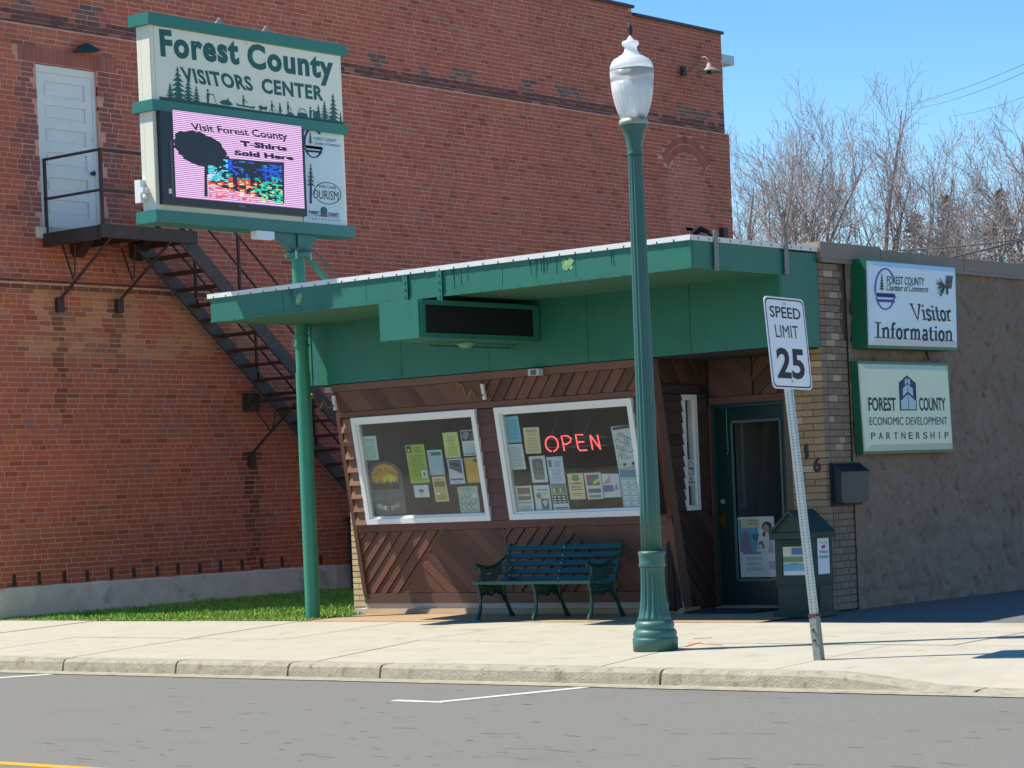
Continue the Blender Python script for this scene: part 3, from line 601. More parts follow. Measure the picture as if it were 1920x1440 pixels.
R = random.Random(11)
for k in range(38):
    z0 = .10+k*CT; z1 = z0+CT-.010; e = .5*(k % 2)
    xs = [-13.61]+([-13.45] if k % 2 else [-13.55, -13.33])+[XS]
    for i, (a, b) in enumerate(zip(xs, xs[1:])):
        c = Vector(TBC)*R.uniform(.82, 1.12)
        if R.random() < .06: c = Vector(PAL)
        last = (b == XS)
        brk(a+.004, b-(.0 if last else .004), YB+R.uniform(-.002, .002), YB+.10, z0, z1, c, k % 2)
PALE = {(12, 0), (13, 1), (23, 1), (24, 1), (20, 0), (27, 0), (33, 1), (36, 0), (38, 0), (39, 1), (42, 0), (45, 1), (48, 0), (30, 0), (15, 1)}
for k in range(50):
    z0 = .10+k*CT; z1 = z0+CT-.010
    ys = [YB+.101, YB+.20, YB+.36, 21.42] if k % 2 else [YB+.101, YB+.28, YB+.40, 21.42]
    if k > 38: ys = ys[:3]+[21.31 if k % 3 else 21.36]
    if k < 18: ys[-1] = 21.44+R.uniform(-.01, .02)
    for i, (a, b) in enumerate(zip(ys, ys[1:])):
        c = Vector(BRC)*R.uniform(.88, 1.1)
        if (k, i) in PALE or R.random() < .045: c = Vector(PAL)*R.uniform(.9, 1.08)
        if k < 17: c = Vector(srgb(138, 118, 104))*R.uniform(.9, 1.08)
        if z1 < 3.67: brk(XS-.10, XS+R.uniform(.0, .004)+.002, a+.004, b-.004, z0, z1, c, 5+k % 2)
    if k < 38: brk(XS-.001, XS+.001+R.uniform(.0, .003), YB+.002, YB+.097, z0, z1, Vector(BRC)*R.uniform(.9, 1.15), 9)
    elif z1 < 3.67: brk(XS-.10, XS+.003, YB+.003, YB+.097, z0, z1, Vector(BRC)*R.uniform(.85, 1.1), 9)
for k in range(20):
    z0 = .085+k*CT; z1 = z0+CT-.010; xs = [XW, XW+.2, XW+.42, -19.3] if k % 2 else [XW, XW+.1, XW+.32, -19.3]
    for a, b in zip(xs, xs[1:]): brk(a+.004, b-.004, YB, YB+.10, z0, z1, Vector(srgb(204, 176, 134))*R.uniform(.85, 1.08), k % 2)

# ---- green parapet box and canopy
def panel(name, pts, th, m, par=vc): return vp(name, lambda q: q.prism(pts, th), m, par)
XJ = [XW+.04, -18.36, -17.05, -15.66, -14.32, XS]
for a, b in zip(XJ, XJ[1:]):
    vp('fascia_panel', lambda q: q.box((a+.003, YP, PT), (b-.003, YP+.03, ZF+.02)), green)
vp('fascia_trim', lambda q: q.box((XW+.05, YP-.008, PT+.003), (XW+.16, YP-.001, ZF)), green)
vp('parapet_side', lambda q: q.box((XS-.03, YP+.03, PT), (XS, YB-.004, ZR-.07)), green)
vp('parapet_side', lambda q: q.box((XW+.04, YP+.03, PT), (XW+.07, YB, ZR-.07)), green)
vp('parapet_soffit', lambda q: q.box((XW+.07, YP+.03, PT+.01), (XS-.03, YB+.0, PT+.03)), green_s)
CJ = [XW+.08, -18.70, -17.45, -16.87, -16.38, -15.55, -14.6, XS]
for a, b in zip(CJ, CJ[1:]):
    vp('canopy_fascia', lambda q: q.box((a+.003, YC, ZF), (b-.003, YC+.03, ZR-.05)), green)
vp('canopy_lip', lambda q: q.box((XW+.08, YC-.008, ZF-.006), (XS, YC-.001, ZF+.022)), green)
vp('canopy_side', lambda q: q.box((XS-.03, YC+.03, ZF), (XS, YP+.03, ZR-.05)), green)
vp('canopy_side', lambda q: q.box((XW+.08, YC+.03, ZF), (XW+.11, YP+.03, ZR-.05)), green)
vp('canopy_soffit', lambda q: q.box((XW+.11, YC+.03, ZF+.004), (XS-.03, YP, ZF+.024)), green_s)
vp('roof_edge', lambda q: (q.box((XW+.05, YC-.02, ZR-.05), (XS+.01, YC+.10, ZR)), q.box((XS-.09, YC+.10, ZR-.05), (XS+.015, YB-.006, ZR-.002)), q.box((XW+.05, YC+.10, ZR-.05), (XW+.15, YB, ZR-.002)), q.box((XW+.12, YC+.08, ZR-.04), (XS-.05, YB+.3, ZR-.01))), membrane)
def nails(q):
    for i in range(34): x = XW+.15+i*.2; q.box((x, YC-.023, ZR-.058), (x+.012, YC-.02, ZR-.03))
    for i in range(12): y = YC+.1+i*.18; q.box((XS+.015, y, ZR-.04), (XS+.018, y+.012, ZR-.018))
    for i in range(26): x = XW+.2+i*.26; q.box((x, YC-.011, ZF+.004), (x+.01, YC-.008, ZF+.012))
vp('fixing_heads', nails, iron)
def drips(q):
    for (x0, x1, n) in ((-18.8, -18.55, 4), (-16.25, -16.0, 5), (-15.2, -14.6, 12), (-14.2, -14.1, 2)):
        for i in range(n): x = R.uniform(x0, x1); q.box((x, YC-.0035, ZR-.05-R.uniform(.04, .2)), (x+.006, YC-.0012, ZR-.052))
vp('tar_drips', drips, mat('drip_green', srgb(28, 84, 68), .6))
def patch(q, X, Z, r_):
    for i in range(7):
        a = R.random()*6.28; d = R.random()*r_*.7; rr = R.uniform(.25, .5)*r_
        q.prism([(X+d*math.cos(a)+rr*math.cos(k*1.05)*R.uniform(.6, 1.2), YC-.002-.0004*i, Z+d*math.sin(a)*.8+rr*math.sin(k*1.05)*R.uniform(.6, 1.2)) for k in range(6)], (0, .0003, 0))
for X, Z, r_ in ((-18.46, 3.665, .085), (-14.69, 3.68, .10)): vp('peeled_paint', lambda q: patch(q, X, Z, r_), mat('peeled_pale', srgb(130, 166, 112), .8, var=.35, scale=30))
for X, z0 in ((-16.87, 3.50), (-16.39, 3.46)):
    vp('hanger_strap', lambda q: (q.box((X-.035, YC-.022, z0), (X+.035, YC-.009, ZR-.055)), [q.box((X-.008, YC-.03, z0+.04+i*.075), (X+.008, YC-.022, z0+.056+i*.075)) for i in range(4)]), green)
for y, z0 in ((19.08, 3.50), (20.31, 3.52)):
    vp('side_strap', lambda q: q.box((XS+.018, y-.035, z0), (XS+.03, y+.035, ZR+.06)), galv2)
# fluorescent / unit housing under the canopy
ac = thing('ventilation_unit', 'green boxed unit with black grille hung under the canopy between two straps', 'ventilation unit', (-16.6, 19.2, 3.3))
A0, A1, B0, B1, Z0, Z1 = -16.87, -16.32, 18.27, 20.19, 3.07, 3.46
def ap(name, f, m): q = MB(); f(q); return q.build(name, m, ac)
ap('housing', lambda q: q.box((A0, B0, Z0), (A1, B1, Z1)), green)
ap('front_plate', lambda q: q.box((A0-.004, B0-.006, Z0-.004), (A1-.012, B0-.001, Z1+.003)), green)
ap('grille_frame', lambda q: (q.box((A1, B0+.01, Z0), (A1+.02, B1, Z0+.05)), q.box((A1, B0+.01, Z1-.05), (A1+.02, B1, Z1)), q.box((A1, B0+.01, Z0+.05), (A1+.02, B0+.07, Z1-.05)), q.box((A1, B1-.1, Z0+.05), (A1+.02, B1, Z1-.05))), green)
ap('grille_back', lambda q: q.box((A1+.0005, B0+.07, Z0+.05), (A1+.004, B1-.1, Z1-.05)), grille)
ap('grille_slat', lambda q: [q.box((A1+.004, B0+.07, Z0+.055+i*.0118), (A1+.013, B1-.1, Z0+.0605+i*.0118)) for i in range(24)], grille)
ap('mounting_rail', lambda q: q.box((A0+.1, B0+.6, Z0-.05), (A0+.14, B1, Z0-.03)), green)
ap('lamp_base', lambda q: q.lathe([(.10, Z0-.002), (.10, Z0-.03), (.06, Z0-.06), (.03, Z0-.07)], (-16.6, 19.3), 14), mat('lamp_base_green', srgb(96, 140, 112), .5))

# ---- leaning window bay: boards one by one
bay = vc
XL, XRt = -19.49, -14.86
def clip(P, a, b, c):                    # keep a*x+b*z<=c
    o = []
    for i in range(len(P)):
        p, q_ = P[i], P[(i+1) % len(P)]; dp = a*p[0]+b*p[1]-c; dq = a*q_[0]+b*q_[1]-c
        if dp <= 0: o.append(p)
        if (dp < 0) != (dq < 0) and dp != dq: t_ = dp/(dp-dq); o.append((p[0]+(q_[0]-p[0])*t_, p[1]+(q_[1]-p[1])*t_))
    return o
WR = random.Random(5)
def wcol(lo=.55, hi=1.2, base=(108, 66, 48)): k = WR.uniform(lo, hi); c = srgb(*base); return (c[0]*k*WR.uniform(.94, 1.06), c[1]*k, c[2]*k*WR.uniform(.94, 1.06), 1)
def boards(P, ang, pitch, F3, nrm, t0=.016, t1=.03, phase=0., base=(108, 66, 48), name='board', gap=.005, par=vc, alt=None, lap=.016):
    a = rad(ang); nx, nz = -math.sin(a), math.cos(a); ds = [x*nx+z*nz for x, z in P]; k0 = math.floor((min(ds)-phase)/pitch)
    while k0*pitch+phase < max(ds):
        lo, hi = k0*pitch+phase+gap/2, (k0+1)*pitch+phase-gap/2; Q = clip(clip(P, nx, nz, hi), -nx, -nz, -lo); k0 += 1
        if len(Q) < 3: continue
        A = abs(sum(Q[i][0]*Q[(i+1) % len(Q)][1]-Q[(i+1) % len(Q)][0]*Q[i][1] for i in range(len(Q))))/2
        if A < .0015: continue
        ta = t0+WR.uniform(0, .003); tb = ta+lap
        FQ = [F3(x, z)+nrm*(tb+(ta-tb)*((x*nx+z*nz)-lo)/(hi-lo)) for x, z in Q]; BQ = [F3(x, z)+nrm*.0005 for x, z in Q]; n_ = len(Q)
        q = MB(); q.add(FQ+BQ, [tuple(range(n_)), tuple(range(2*n_-1, n_-1, -1))]+[(i, i+n_, (i+1) % n_+n_, (i+1) % n_) for i in range(n_)]); ob = q.build(name, wood, par); ob.color = wcol(base=base)
def lw(X, z): return LP(X, z)
# core wall pieces behind the boards (around the windows)
W1 = (-19.255, -17.35, 1.15, 2.40); W2 = (-17.07, -15.17, 1.15, 2.40)
def core(q, x0, x1, z0, z1): q.prism([LP(x0, z0), LP(x1, z0), LP(x1, z1), LP(x0, z1)], -NL*.07)
vp('bay_core', lambda q: (core(q, XL, XRt, .14, 1.15), core(q, XL, XRt, 2.40, 2.80), core(q, XL, W1[0], 1.15, 2.40), core(q, W1[1], W2[0], 1.15, 2.40), core(q, W2[1], XRt, 1.15, 2.40)), mat('sheathing_dark', srgb(40, 30, 28), .9))
def rail(name, x0, x1, z0, z1, w_=.035, base=(108, 66, 50)):
    q = MB(); q.prism([LP(x0, z0, w_), LP(x1, z0, w_), LP(x1, z1, w_), LP(x0, z1, w_)], -NL*(w_-.001)); ob = q.build(name, wood, vc); ob.color = wcol(.9, 1.05, base); return ob
rail('trim_board', XL-.01, XRt, 2.715, 2.795, .03, (114, 78, 62))
rail('trim_board', XL, XRt, 2.405, 2.47, .03)
rail('trim_board', XL, XRt, 1.06, 1.145, .034)
rail('trim_board', XL, XRt, .215, .33, .03, (104, 76, 64))
rail('trim_board', XL, XL+.06, .33, 2.40, .04)
rail('trim_board', XRt-.07, XRt, .33, 2.71, .034)
rail('trim_board', -17.225, -17.195, 2.47, 2.71, .03)
rail('base_strip', XL, XRt, .150, .213, .012).color = tuple(srgb(186, 176, 168))+(1,)
boards([(XL+.005, 2.475), (-17.23, 2.475), (-17.23, 2.71), (XL+.005, 2.71)], -50, .13, lw, NL)
boards([(-17.19, 2.475), (XRt-.075, 2.475), (XRt-.075, 2.71), (-17.19, 2.71)], 50, .13, lw, NL, alt=None)
# lower herringbone, left and right bays
XM = at(954, 1040, PL())[0]
def lx(px, py): p = at(px, py, PL(.02)); return (p.x, p.z)
bT, bB = lx(833, 992), lx(748, 1126)      # last "/" board's right edge in the left bay
z0, z1 = .335, 1.055
def xl(z, A=bT, B=bB): return A[0]+(z-A[1])*(B[0]-A[0])/(B[1]-A[1])
angL = math.degrees(math.atan2(bT[1]-bB[1], bT[0]-bB[0]))
boards([(XL+.065, z0), (xl(z0), z0), (xl(z1), z1), (XL+.065, z1)], angL, .130, lw, NL, .012, .034, alt=2, phase=-.02)
boards([(xl(z0)+.004, z0), (XM-.004, z0), (XM-.004, z1), (xl(z1)+.004, z1)], -angL, .130, lw, NL, .012, .028)
q0 = lx(1069, 990); q1 = lx(1185, 1120)
def xr(z): return q0[0]+(z-q0[1])*(q1[0]-q0[0])/(q1[1]-q0[1])
boards([(XM+.004, z0), (xr(z0), z0), (xr(z1), z1), (XM+.004, z1)], angL, .130, lw, NL, .014, .030, alt=2)
boards([(xr(z0)+.004, z0), (XRt-.075, z0), (XRt-.075, z1), (xr(z1)+.004, z1)], -angL, .130, lw, NL, .014)
rail('trim_board', XM-.012, XM+.012, z0, z1, .03)
def laps(x0, x1, z0, z1, pitch, depth, base, F=lambda x, z, w_: LP(x, z, w_), name='lap_board'):
    z = z0
    while z < z1-.03:
        zt = min(z+pitch, z1); q = MB(); th = depth+WR.uniform(0, .004)
        P = [F(x0, z, th), F(x1, z, th), F(x1, zt-.001, .006), F(x0, zt-.001, .006)]; Q = [F(x0, z, .001), F(x1, z, .001), F(x1, zt-.001, .001), F(x0, zt-.001, .001)]
        q.add(P+Q, [(0, 1, 2, 3), (7, 6, 5, 4), (0, 4, 5, 1), (1, 5, 6, 2), (2, 6, 7, 3), (3, 7, 4, 0)]); ob = q.build(name, wood, vc); ob.color = wcol(.8, 1.2, base); z += pitch
laps(XL+.065, W1[0]-.004, 1.15, 2.40, .155, .055, (136, 94, 70))
laps(W1[1]+.004, W2[0]-.004, 1.15, 2.40, .155, .03, (98, 62, 52))
laps(W2[1]+.004, XRt-.072, 1.15, 2.40, .155, .03, (104, 74, 66))
# windows
def window(W, name='window'):
    x0, x1, z0, z1 = W; wn = bpy.data.objects.new(name, None)
    q = MB(); fw = .062; t_ = .05
    for (a, b, c, d) in ((x0, x1, z0, z0+fw), (x0, x1, z1-fw, z1), (x0, x0+fw, z0+fw, z1-fw), (x1-fw, x1, z0+fw, z1-fw)):
        q.prism([LP(a, c, t_), LP(b, c, t_), LP(b, d, t_), LP(a, d, t_)], -NL*(t_+.06))
    fr = q.build(name, winw, vc)
    q = MB(); f2 = .022; a0, a1, c0, c1 = x0+fw, x1-fw, z0+fw, z1-fw
    for (a, b, c, d) in ((a0, a1, c0, c0+f2), (a0, a1, c1-f2, c1), (a0, a0+f2, c0+f2, c1-f2), (a1-f2, a1, c0+f2, c1-f2)):
        q.prism([LP(a, c, .022), LP(b, c, .022), LP(b, d, .022), LP(a, d, .022)], -NL*.05)
    q.build('inner_frame', winw, fr)
    q = MB(); q.prism([LP(a0+f2, c0+f2, 0), LP(a1-f2, c0+f2, 0), LP(a1-f2, c1-f2, 0), LP(a0+f2, c1-f2, 0)], -NL*.004); q.build('pane', glass, fr)
    return fr
f1 = window(W1); f2 = window(W2)
# plinth under the bay
vp('plinth', lambda q: q.prism([(XL-.02, 20.62, .148), (XRt+.02, 20.62, .148), (XRt+.02, 20.60, .09), (XL-.02, 20.60, .09)], (0, .3, 0)), conc_p)
vp('door_step', lambda q: q.box((XRt+.02, 21.2, .09), (-13.93, 21.4, .125)), conc_p)

# ---- door recess
XD_ = -14.905; YD = 21.35
vp('recess_ceiling', lambda q: q.box((XRt+.0, YP+.04, 2.785), (XS-.03, YD, 2.80)), MATS['sheathing_dark'])
vp('recess_side_core', lambda q: (q.box((XD_-.08, 20.30, 1.15), (XD_-.012, 20.80, 2.80)), q.box((XD_-.08, 20.55, .12), (XD_-.012, YD, 1.15)), q.box((XD_-.08, 21.12, 1.15), (XD_-.012, YD, 2.80)), q.box((XD_-.08, 20.8, 2.42), (XD_-.012, 21.12, 2.80))), MATS['sheathing_dark'])
def SF(y, z, w_=0): return Vector((XD_-.012+w_, y, z))
def yfront(z): return 20.25+(2.8-z)*TT+.075
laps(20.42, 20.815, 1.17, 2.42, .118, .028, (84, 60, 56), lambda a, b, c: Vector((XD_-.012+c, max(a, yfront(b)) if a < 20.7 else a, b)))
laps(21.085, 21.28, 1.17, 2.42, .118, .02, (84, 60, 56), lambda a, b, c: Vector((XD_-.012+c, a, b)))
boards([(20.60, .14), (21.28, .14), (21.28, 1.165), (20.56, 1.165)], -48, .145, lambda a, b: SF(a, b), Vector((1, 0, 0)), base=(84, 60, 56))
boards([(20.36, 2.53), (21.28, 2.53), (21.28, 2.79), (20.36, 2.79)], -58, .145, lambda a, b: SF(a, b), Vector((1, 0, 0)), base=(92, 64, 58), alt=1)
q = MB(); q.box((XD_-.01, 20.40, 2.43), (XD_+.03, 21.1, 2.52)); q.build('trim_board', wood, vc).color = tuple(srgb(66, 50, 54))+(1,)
q = MB(); q.prism([(XRt+.0015, yfront(2.79)-.10, 2.79), (XRt+.0015, yfront(2.79)+.02, 2.79), (XRt+.0015, yfront(.15)+.04, .15), (XRt+.0015, yfront(.15)-.09, .15)], (-.02, 0, 0)); q.build('corner_board', wood, vc).color = tuple(srgb(112, 84, 74))+(1,)
sw = MB(); y0, y1, z0, z1 = 20.815, 21.085, 1.175, 2.415
for a, b, c, d in ((y0, y1, z0, z0+.055), (y0, y1, z1-.055, z1), (y0, y0+.055, z0+.055, z1-.055), (y1-.055, y1, z0+.055, z1-.055)): sw.box((XD_-.08, a, c), (XD_+.012, b, d))
sf = sw.build('side_window', winw, vc)
q = MB(); q.box((XD_-.02, y0+.055, z0+.055), (XD_-.016, y1-.055, z1-.055)); q.build('pane', glass, sf)
t = thing('no_smoking_sign', 'small pale no smoking notice low in the narrow white side window', 'notice', (XD_-.012, 20.95, 1.5))
p0 = Vector((XD_-.012, 20.875, 1.44)); fr = Fr(p0, (0, .16, 0), (0, 0, .28), (1, 0, 0)); q = MB(); q.prism([fr(0, 0), fr(1, 0), fr(1, 1), fr(0, 1)], (-.002, 0, 0), paper['grey'])
stroke(q, fr, arc(.5, .66, .36, .26, 0, 360, 20), .024, black, .0012, .57); stroke(q, fr, [(.25, .82), (.75, .50)], .022, black, .0016, .57); rect(q, fr, .22, .63, .78, .68, black, .002)
text(q, fr, 'NO', black, .001, .02, box=(.35, .22, .65, .32)); text(q, fr, 'SMOKING', black, .001, .02, box=(.06, .07, .94, .18)); q.build('notice_face', None, t)
# wall over and beside the door
vp('door_wall_core', lambda q: (q.box((XD_, YD+.01, 2.30), (-13.93, YD+.1, 2.80)), q.box((XD_-.08, YD, .12), (XD_-.0, YD+.1, 2.8))), MATS['sheathing_dark'])
D3 = lambda a, b: Vector((a, YD+.008, b)); DN = Vector((0, -1, 0))
boards([(XD_+.002, 2.385), (-14.345, 2.385), (-14.345, 2.79), (XD_+.002, 2.79)], -42, .145, D3, DN, base=(96, 66, 58))
boards([(-14.325, 2.385), (-13.935, 2.385), (-13.935, 2.79), (-14.325, 2.79)], 42, .145, D3, DN, base=(112, 78, 62))
for (a, b, c, d, hh) in ((XD_+.0, -13.935, 2.305, 2.38, .03), (-14.965+.06, -14.89, .12, 2.30, .05)):
    q = MB(); q.box((a, YD-hh, c), (b, YD+.008, d)); q.build('door_trim', wood, vc).color = tuple(srgb(112, 70, 62))+(1,)
DX0, DX1 = -14.885, -13.935
frm = MB(); frm.box((DX0, YD-.01, .125), (DX0+.035, YD+.08, 2.30)); frm.box((DX1-.035, YD-.01, .125), (DX1, YD+.08, 2.30)); frm.box((DX0+.035, YD-.01, 2.262), (DX1-.035, YD+.08, 2.30)); frm.build('door_frame', teal_d, vc)
dq = MB(); a0, a1 = DX0+.04, DX1-.04; gx0, gx1, gz0, gz1 = -14.64, -14.03, .41, 2.10
for a, b, c, d in ((a0, gx0, .135, 2.258), (gx1, a1, .135, 2.258), (gx0, gx1, .135, gz0), (gx0, gx1, gz1, 2.258)): dq.box((a, YD+.015, c), (b, YD+.06, d))
dd = dq.build('door', mat('paint_door', srgb(8, 40, 40), .35, var=.08), vc)
q = MB()
for a, b, c, d in ((gx0-.02, gx0+.008, gz0, gz1), (gx1-.008, gx1+.02, gz0, gz1), (gx0, gx1, gz0-.02, gz0+.008), (gx0, gx1, gz1-.008, gz1+.02)): q.box((a, YD+.005, c), (b, YD+.0145, d))
q.build('glazing_bead', mat('bead', srgb(70, 96, 92), .4), dd)
q = MB(); q.box((gx0, YD+.03, gz0), (gx1, YD+.034, gz1)); q.build('pane', glass, dd)
q = MB(); q.box((-14.832, YD+.008, .98), (-14.775, YD+.014, 1.13)); q.tube([(-14.79, YD+.01, 1.055), (-14.79, YD-.05, 1.055)], [.014, .030], 12); q.build('door_knob', brass, dd)
q = MB(); q.tube([(-14.79, YD+.014, 1.255), (-14.79, YD-.008, 1.255)], .026, 14); q.build('deadbolt', galv, dd)
q = MB(); q.tube([(-14.70, YD+.005, 2.25), (-14.70, YD-.004, 2.0), (-14.685, YD-.01, 1.80), (-14.70, YD-.015, 1.76)], .009, 6); q.build('closer_strap', mat('strap_green', srgb(24, 110, 84), .4), dd)
q = MB(); q.box((DX0+.04, YD-.02, .124), (DX1-.04, YD+.05, .134)); q.build('threshold', galv2, vc)
vp('door_backing', lambda q: q.box((-14.97, 24.9, .14), (XS-.2, 24.99, 2.7)), room)
t = thing('door_mat', 'black rubber door mat lying in front of the dark green entrance door', 'door mat', (-14.4, 20.9, .1))
q = MB(); q.prism([(-14.95, 20.62, .108), (-14.0, 20.62, .108), (-13.9, 21.15, .112), (-14.85, 21.15, .112)], (0, 0, -.012)); q.build('mat_body', matm, t)
q = MB(); q.prism([(-14.90, 20.66, .112), (-14.04, 20.66, .112), (-13.95, 21.11, .116), (-14.81, 21.11, .116)], (0, 0, -.003)); q.build('mat_ribs', matm, t)

# ------------------------------------------------------------ small fittings on the low building
def hook(label, px1, px2, X, flip):
    t = thing('sign_hook', label, 'hook', LP(X, 2.5))
    a = at(*px1, PL(.06)); b = at(*px2, PL(.06)); q = MB(); q.bar(a, b, .035, .03, None, up=(0, -1, 0)); q.build('wall_bar', winw, t)
    m_ = (a+b)/2; P = []
    for i in range(23):
        s_ = i/22; P.append(m_+Vector((-.03-.24*s_, -.10, -.05+.11*s_+.055*math.sin(s_*9.5))))
    for i in range(8): P.append(P[22]+Vector((-.022*math.sin(i*.6), 0, .03-.03*math.cos(i*.6))))
    q = MB(); q.tube(P, .012, 6); q.tube([P[0], m_+Vector((.01, -.02, -.04))], .01, 6); q.build('scroll', hookm, t)
hook('brown scroll sign hook with white bar at the left top corner of the wood bay', (625, 742), (629, 769), -19.4, 1)
hook('brown scroll sign hook with white bar above the gap between both windows', (904, 720), (909, 749), -17.2, 1)
t = thing('bay_light', 'small square white outdoor light under the green panel over the right window', 'light', LP(-16.5, 2.76))
p = at(1003, 698, PL(.09)); q = MB(); q.box((p.x-.075, p.y-.03, p.z-.035), (p.x+.075, p.y+.05, p.z+.035)); q.build('housing', mat('fitting_grey', srgb(186, 190, 184), .5), t)
q = MB(); q.box((p.x-.035, p.y-.036, p.z-.03), (p.x+.04, p.y-.03, p.z+.022)); q.build('lens', ink_dg, t)
# house numbers
for s_, (bl, br, tl) in (('1', ((1509, 861), (1515, 860), (1508, 833))), ('6', ((1525, 886), (1539, 884), (1524, 859)))):
    t = thing('house_number', 'dark iron numeral %s on the tan brick pier beside the door' % {'1': '1, upper of two,', '6': '6, lower of two,'}[s_], 'house number', at(*bl, PY(YB-.01)))
    fr = FP(PY(YB-.012), bl, br, tl); q = MB()
    v, f = text_mesh(s_, .025); x0 = min(a[0] for a in v); x1 = max(a[0] for a in v); h = CAPH+.05
    q.add([fr((a-x0)/(x1-x0), (b+.025)/h, 0) for a, b in v], f); q.build('numeral', black, t)
# mailbox
t = thing('mailbox', 'dark blue-grey steel mailbox with sloped lid on the brown stucco wall', 'mailbox', (XS, 21.3, 1.4))
def mp_(name, f, m=mailm): q = MB(); f(q); return q.build(name, m, t)
mp_('back_plate', lambda q: q.box((XS+.008, 20.98, 1.17), (XS+.03, 21.56, 1.615)), black)
mp_('box_body', lambda q: q.prism([(XS+.03, 21.0, 1.20), (XS+.13, 21.0, 1.20), (XS+.13, 21.0, 1.50), (XS+.03, 21.0, 1.58)], (0, .53, 0)))
mp_('lid', lambda q: q.prism([(XS+.03, 20.99, 1.585), (XS+.138, 20.99, 1.505), (XS+.138, 20.99, 1.488), (XS+.145, 20.99, 1.488), (XS+.145, 20.99, 1.515), (XS+.03, 20.99, 1.602)], (0, .55, 0)))
mp_('front_edge', lambda q: q.box((XS+.131, 21.02, 1.195), (XS+.137, 21.51, 1.21)))

# ------------------------------------------------------------ drawn emblems
def pine(q, fr, cx, b0, w_, h, m, n=6, lift=.002, seed=1, trunk=.1):
    r2 = random.Random(seed); L = []; Rr = []
    for i in range(n):
        t0 = i/n; t1 = (i+1)/n; ww = w_/2*(t1**.9)*(1+r2.uniform(-.1, .1)); y0 = b0+h*(trunk+(1-trunk)*(1-t0)); y1 = b0+h*(trunk+(1-trunk)*(1-t1))
        rect_ = [(cx-w_*.10*t0-.0, y0), (cx-ww*.62, y0*.35+y1*.65), (cx-ww, y1), (cx-ww*.45, y1+.012*h)]
        L += rect_; Rr += [(2*cx-a+r2.uniform(-.02, .02)*w_, b) for a, b in rect_]
    P = L+[(cx, b0+h*trunk)]+Rr[::-1]
    poly(q, fr, P, m, lift); rect(q, fr, cx-w_*.04, b0, cx+w_*.04, b0+h*(trunk+.02), m, lift+.0003)
def chamber(q, fr, asp, col, tree, lift=.002, txt=True):         # ring, pine, waves, two lines of text
    stroke(q, fr, arc(.19, .5, .155, .46, 40, 190, 22), .035, col, lift, asp)
    stroke(q, fr, arc(.19, .5, .155, .46, 205, 335, 18), .035, col, lift, asp)
    pine(q, fr, .135, .44, .10, .42, tree, 6, lift+.0005)
    for k, (b, th, x0, x1) in enumerate(((.36, .085, .045, .34), (.235, .05, .06, .33))):
        P = [(x0+(x1-x0)*i/30, b+.018*math.sin(i*1.25)) for i in range(31)]; stroke(q, fr, P, th, col, lift+.0008, asp)
    if txt:
        text(q, fr, 'FOREST COUNTY', ink_g, lift, .004, box=(.195, .60, .60, .70))
        text(q, fr, 'Chamber of Commerce', ink_g, lift, .0, .35, box=(.20, .46, .665, .56))
def edp_tower(q, fr, x0, x1, b0, b1, lift=.002, navy=ink_n, pale=ink_pale):
    f = fr.sub(x0, b0, x1, b1)
    poly(q, f, [(0, 0), (1, 0), (1, .78), (.5, 1), (0, .78)], black, lift)
    poly(q, f, [(.06, .03), (.94, .03), (.94, .76), (.5, .95), (.06, .76)], navy, lift+.0005)
    poly(q, f, [(.06, .03), (.94, .03), (.94, .27), (.5, .47), (.06, .27)], pale, lift+.001)
    poly(q, f, [(.20, .40), (.5, .54), (.80, .40), (.80, .62), (.5, .76), (.20, .62)], pale, lift+.001)
    poly(q, f, [(.34, .72), (.5, .79), (.66, .72), (.66, .87), (.5, .93), (.34, .87)], pale, lift+.001)
    rect(q, f, .485, .03, .515, .93, black, lift+.0015)

# ------------------------------------------------------------ speed limit sign
ss = thing('speed_limit_sign', 'white SPEED LIMIT 25 sign on a leaning perforated steel post by the kerb', 'traffic sign', (-10.29, 16.09, .012))
SP = PX(-10.42); TL, TR, BL, BR = (at(*a, SP) for a in ((1431, 554), (1507.5, 563), (1449.5, 728), (1524, 731.5)))
fr = Fr(BL, BR-BL, TL-BL, (1, 0, 0)); q = MB(); P = []
for cx_, cy_, a0 in ((.92, .935, 0), (.08, .935, 90), (.08, .065, 180), (.92, .065, 270)):
    for k in range(5): a = rad(a0+k*22.5); P.append((cx_+.08*math.cos(a), cy_+.065*math.sin(a)))
q.prism([fr(a, b) for a, b in P], (-.004, 0, 0)); q.build('sign_plate', signal_w, ss)
def ring(q, fr, P, k, m, w_):
    c = (.5, .5); A = [((a-.5)*(1-k*1.25)+.5, (b-.5)*(1-k)+.5) for a, b in P]; B = [((a-.5)*(1-(k+.03)*1.25)+.5, (b-.5)*(1-k-.03)+.5) for a, b in P]; n = len(P)
    q.add([fr(a, b, w_) for a, b in A]+[fr(a, b, w_) for a, b in B], [(i, (i+1) % n, n+(i+1) % n, n+i) for i in range(n)], m)
q = MB(); ring(q, fr, P, .035, black, .001); q.build('border', None, ss)
zf = lambda x, y: (1420+x/6.545, 540+y/6.545)
def sgn(s_, bl, br, tl, off, name='lettering'):
    q = MB(); f = FP(PX(-10.4185), zf(*bl), zf(*br), zf(*tl)); text(q, f, s_, black, 0, off); q.build(name, None, ss)
sgn('SPEED', (160, 352), (536, 392), (145, 214), .012); sgn('LIMIT', (232, 602), (512, 622), (212, 448), .0, 'lettering'); sgn('25', (252, 1103), (592, 1122), (226, 730), .03, 'numerals')
fr2 = fr
q = MB(); 
for b in (.93, .085): c = fr(.5, b, .001); q.tube([c, c+Vector((.008, 0, 0))], .009, 8, None)
q.build('bolt', galv, ss)
pb, ptp = Vector((-10.289, 16.095, .012)), Vector((-10.475, 16.085, 2.30)); ax = (ptp-pb).normalized()
